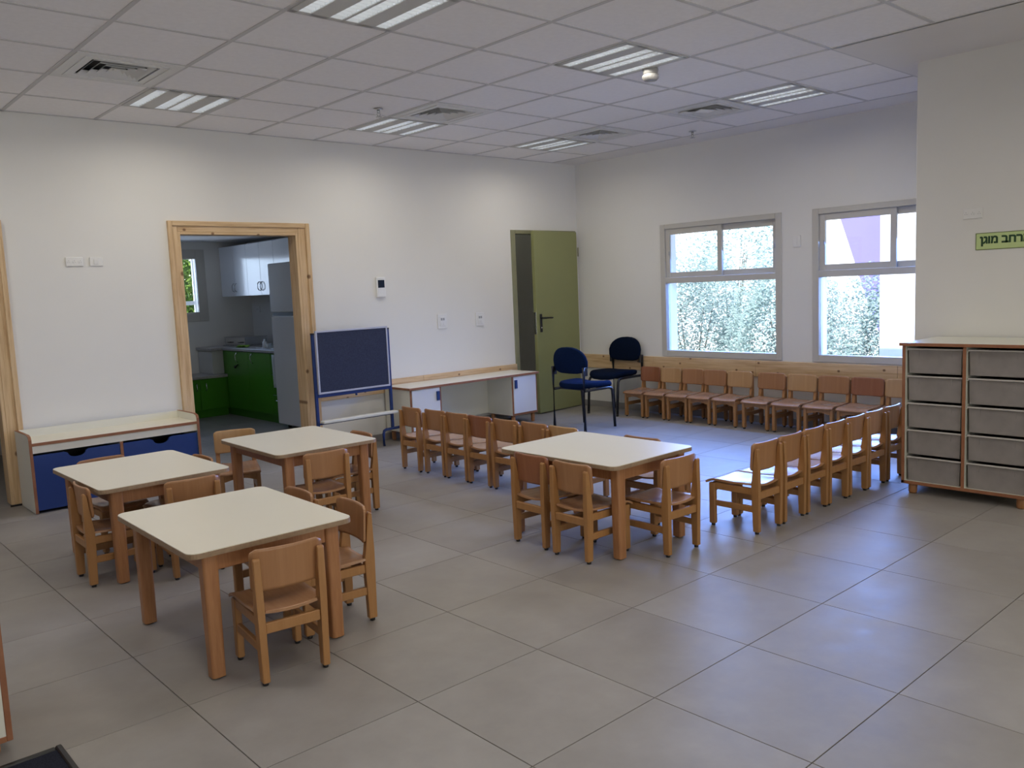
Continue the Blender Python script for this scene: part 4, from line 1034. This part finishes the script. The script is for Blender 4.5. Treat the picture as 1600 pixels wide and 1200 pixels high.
# ------------------------------------------------------------------ foreground left: cabinet edge and mat
t = thing('corner_cabinet', 'white cabinet with brown edging cut off by the left edge of the picture', 'cabinet', (0, 0, 0))
cx1, cy0 = 0.485, 2.950
bm = B(); bx(bm, -0.40, cy0+0.003, 0.050, cx1-0.018, cy0+0.36, 0.70); obj('body', bm, 'cab_white', t)
bm = B(); bx(bm, cx1-0.018, cy0, 0.050, cx1, cy0+0.36, 0.70, 0.002); bx(bm, -0.40, cy0, 0.050, cx1-0.018, cy0+0.018, 0.068, 0.001); bx(bm, -0.40, cy0, 0.70, cx1, cy0+0.36, 0.718, 0.002); obj('edge_band', bm, 'cab_edge', t)
for xx in (-0.34, cx1-0.05):
    for yy in (cy0+0.05, cy0+0.31):
        bm = B(); lathe(bm, [(0.018, 0), (0.021, 0.01), (0.021, 0.050)], 14, (xx, yy)); obj('foot', bm, 'table_leg', t)
t = thing('floor_mat', 'dark navy ribbed mat on the floor at the bottom left corner', 'mat', (0, 0, 0))
bm = B(); bx(bm, -0.45, 2.12, 0.0005, 0.588, 2.865, 0.010, 0.003); obj('carpet', bm, 'mat', t)
bm = B(); bx(bm, 0.583, 2.10, 0.0005, 0.602, 2.885, 0.016, 0.004); bx(bm, -0.46, 2.863, 0.0005, 0.583, 2.885, 0.014, 0.004); obj('border', bm, 'black_plastic', t)

# ------------------------------------------------------------------ outside
bm = B(); bx(bm, -30, -40, -0.42, 60, 60, -0.32); struct('ground', bm, 'pave')
def foliage(cx, cy, cz, rx, ry, rz, n, size, seed):
    r = random.Random(seed); vs_, fs = [], []
    for _ in range(n):
        while True:
            a, b, c = r.uniform(-1, 1), r.uniform(-1, 1), r.uniform(-1, 1)
            d = a*a+b*b+c*c
            if d <= 1 and d > 0.25: break
        k = 1+0.22*math.sin(5*a+seed)*math.cos(4*b+2*c)
        p = Vector((cx+a*rx*k, cy+b*ry*k, cz+c*rz*k))
        t1 = Vector((r.gauss(0, 1), r.gauss(0, 1), r.gauss(0, 1))).normalized(); t2 = t1.orthogonal().normalized()
        s = size*r.uniform(0.6, 1.3); i = len(vs_)
        vs_ += [p-t1*s, p+t2*s*0.38, p+t1*s, p-t2*s*0.38]; fs.append((i, i+1, i+2, i+3))
    return vs_, fs
def plant(name, label, cat, cx, cy, cz, rx, ry, rz, n, size, seed, mat, group):
    t = thing(name, label, cat, (0, 0, 0), 0, group)
    v_, f_ = foliage(cx, cy, cz, rx, ry, rz, n, size, seed)
    me = bpy.data.meshes.new('foliage'); me.from_pydata(v_, [], f_); me.materials.append(MT[mat]); o = obj('foliage', me, None, t); o['kind'] = 'stuff'
    r = random.Random(seed+1); bm = B()
    for _ in range(5):
        a = r.uniform(0, 2*PI); tube(bm, [(cx+0.05*math.cos(a), cy+0.05*math.sin(a), -0.32), (cx+0.3*rx*math.cos(a), cy+0.3*ry*math.sin(a), cz), (cx+0.4*rx*math.cos(a), cy+0.4*ry*math.sin(a), cz+0.35*rz)], [0.022, 0.012, 0.004], 6)
    obj('stem', bm, 'bark', t)
gp = 'shrubs outside the windows'
plant('shrub', 'pale sunlit shrub outside the left window, at its right half', 'shrub', 10.3, 5.95, 0.55, 0.75, 0.80, 1.15, 26000, 0.027, 11, 'leaf_pale', gp)
plant('shrub', 'pale sunlit shrub outside the left window, at its left half', 'shrub', 10.7, 7.75, 0.62, 0.75, 0.85, 1.25, 26000, 0.027, 12, 'leaf_pale', gp)
plant('shrub', 'pale sunlit shrub outside the right window', 'shrub', 9.6, 4.28, 0.45, 0.55, 0.58, 1.00, 19000, 0.025, 13, 'leaf_pale', gp)
plant('tree', 'faint pale tree standing behind the shrubs of the left window', 'tree', 15.5, 10.2, 1.6, 1.2, 1.2, 1.7, 5000, 0.06, 14, 'leaf_pale', None)
plant('tree', 'green and yellow tree seen through the kitchen window', 'tree', 4.9, 13.8, 1.7, 1.6, 1.0, 1.7, 16000, 0.06, 15, 'leaf_green', None)
plant('tree', 'darker green tree behind the first one outside the kitchen window', 'tree', 6.9, 17.2, 2.2, 2.0, 1.2, 2.3, 9000, 0.09, 16, 'leaf_green', None)
bm = B(); bx(bm, -2.0, Y0-4.2, 2.75, 5.5, Y0-0.2, 2.9); bx(bm, -2.0, Y0-4.3, -0.32, 5.5, Y0-4.2, 2.9); bx(bm, -2.0, Y0-1.2, -0.32, -1.9, Y0-0.2, 2.9)
struct('wall_sky_screen', bm, 'beige_ext')  # unseen canopy and walls added to keep blue sky light out
# building opposite
t = thing('house', 'overexposed pale building behind the shrubs of the left window', 'building', (0, 0, 0))
bm = B(); bx(bm, 22, 6, -0.32, 28, 24, 7.0); obj('wall', bm, 'white_ext', t)
for k in range(5):
    y = 9.0+2.6*k
    for z in (1.3, 4.2):
        bm = B(); bx(bm, 21.97, y, z, 22.0, y+1.3, z+1.2); f_ = obj('window', bm, 'beige_ext', t)
        bm = B(); bx(bm, 21.95, y+0.08, z+0.08, 21.97, y+0.62, z+1.12); bx(bm, 21.95, y+0.68, z+0.08, 21.97, y+1.22, z+1.12); obj('pane', bm, 'grey_plastic', f_)
# purple slanting panel (sun shade) and white wall beside the right window
bm = B(); v_ = [(4.45, 2.45), (5.15, 2.45), (4.98, 2.0), (4.60, 0.9), (4.45, 0.4), (3.4, 0.4), (3.4, 2.45)]
bm = B(); prism(bm, [(5.20, 2.60), (4.985, 1.98), (4.66, 1.02), (4.40, 0.35), (4.10, -0.32), (3.2, -0.32), (3.2, 2.6)], 0, 12.3, 12.4)
for v in bm.verts: v.co.y = v.co.y*12.35/10.0; v.co.z = H_CAM+(v.co.z-H_CAM)*1.235 if v.co.z > -0.3 else -0.32
tag(obj('shade_panel', bm, 'purple'), 'purple slanting panel outside behind the right window shrub', 'panel')
bm = B(); bx(bm, 8.5, 2.2, -0.32, 8.75, 3.86, 3.2); tag(obj('garden_wall', bm, 'white_ext'), 'bright white wall outside at the right of the second window', 'wall')
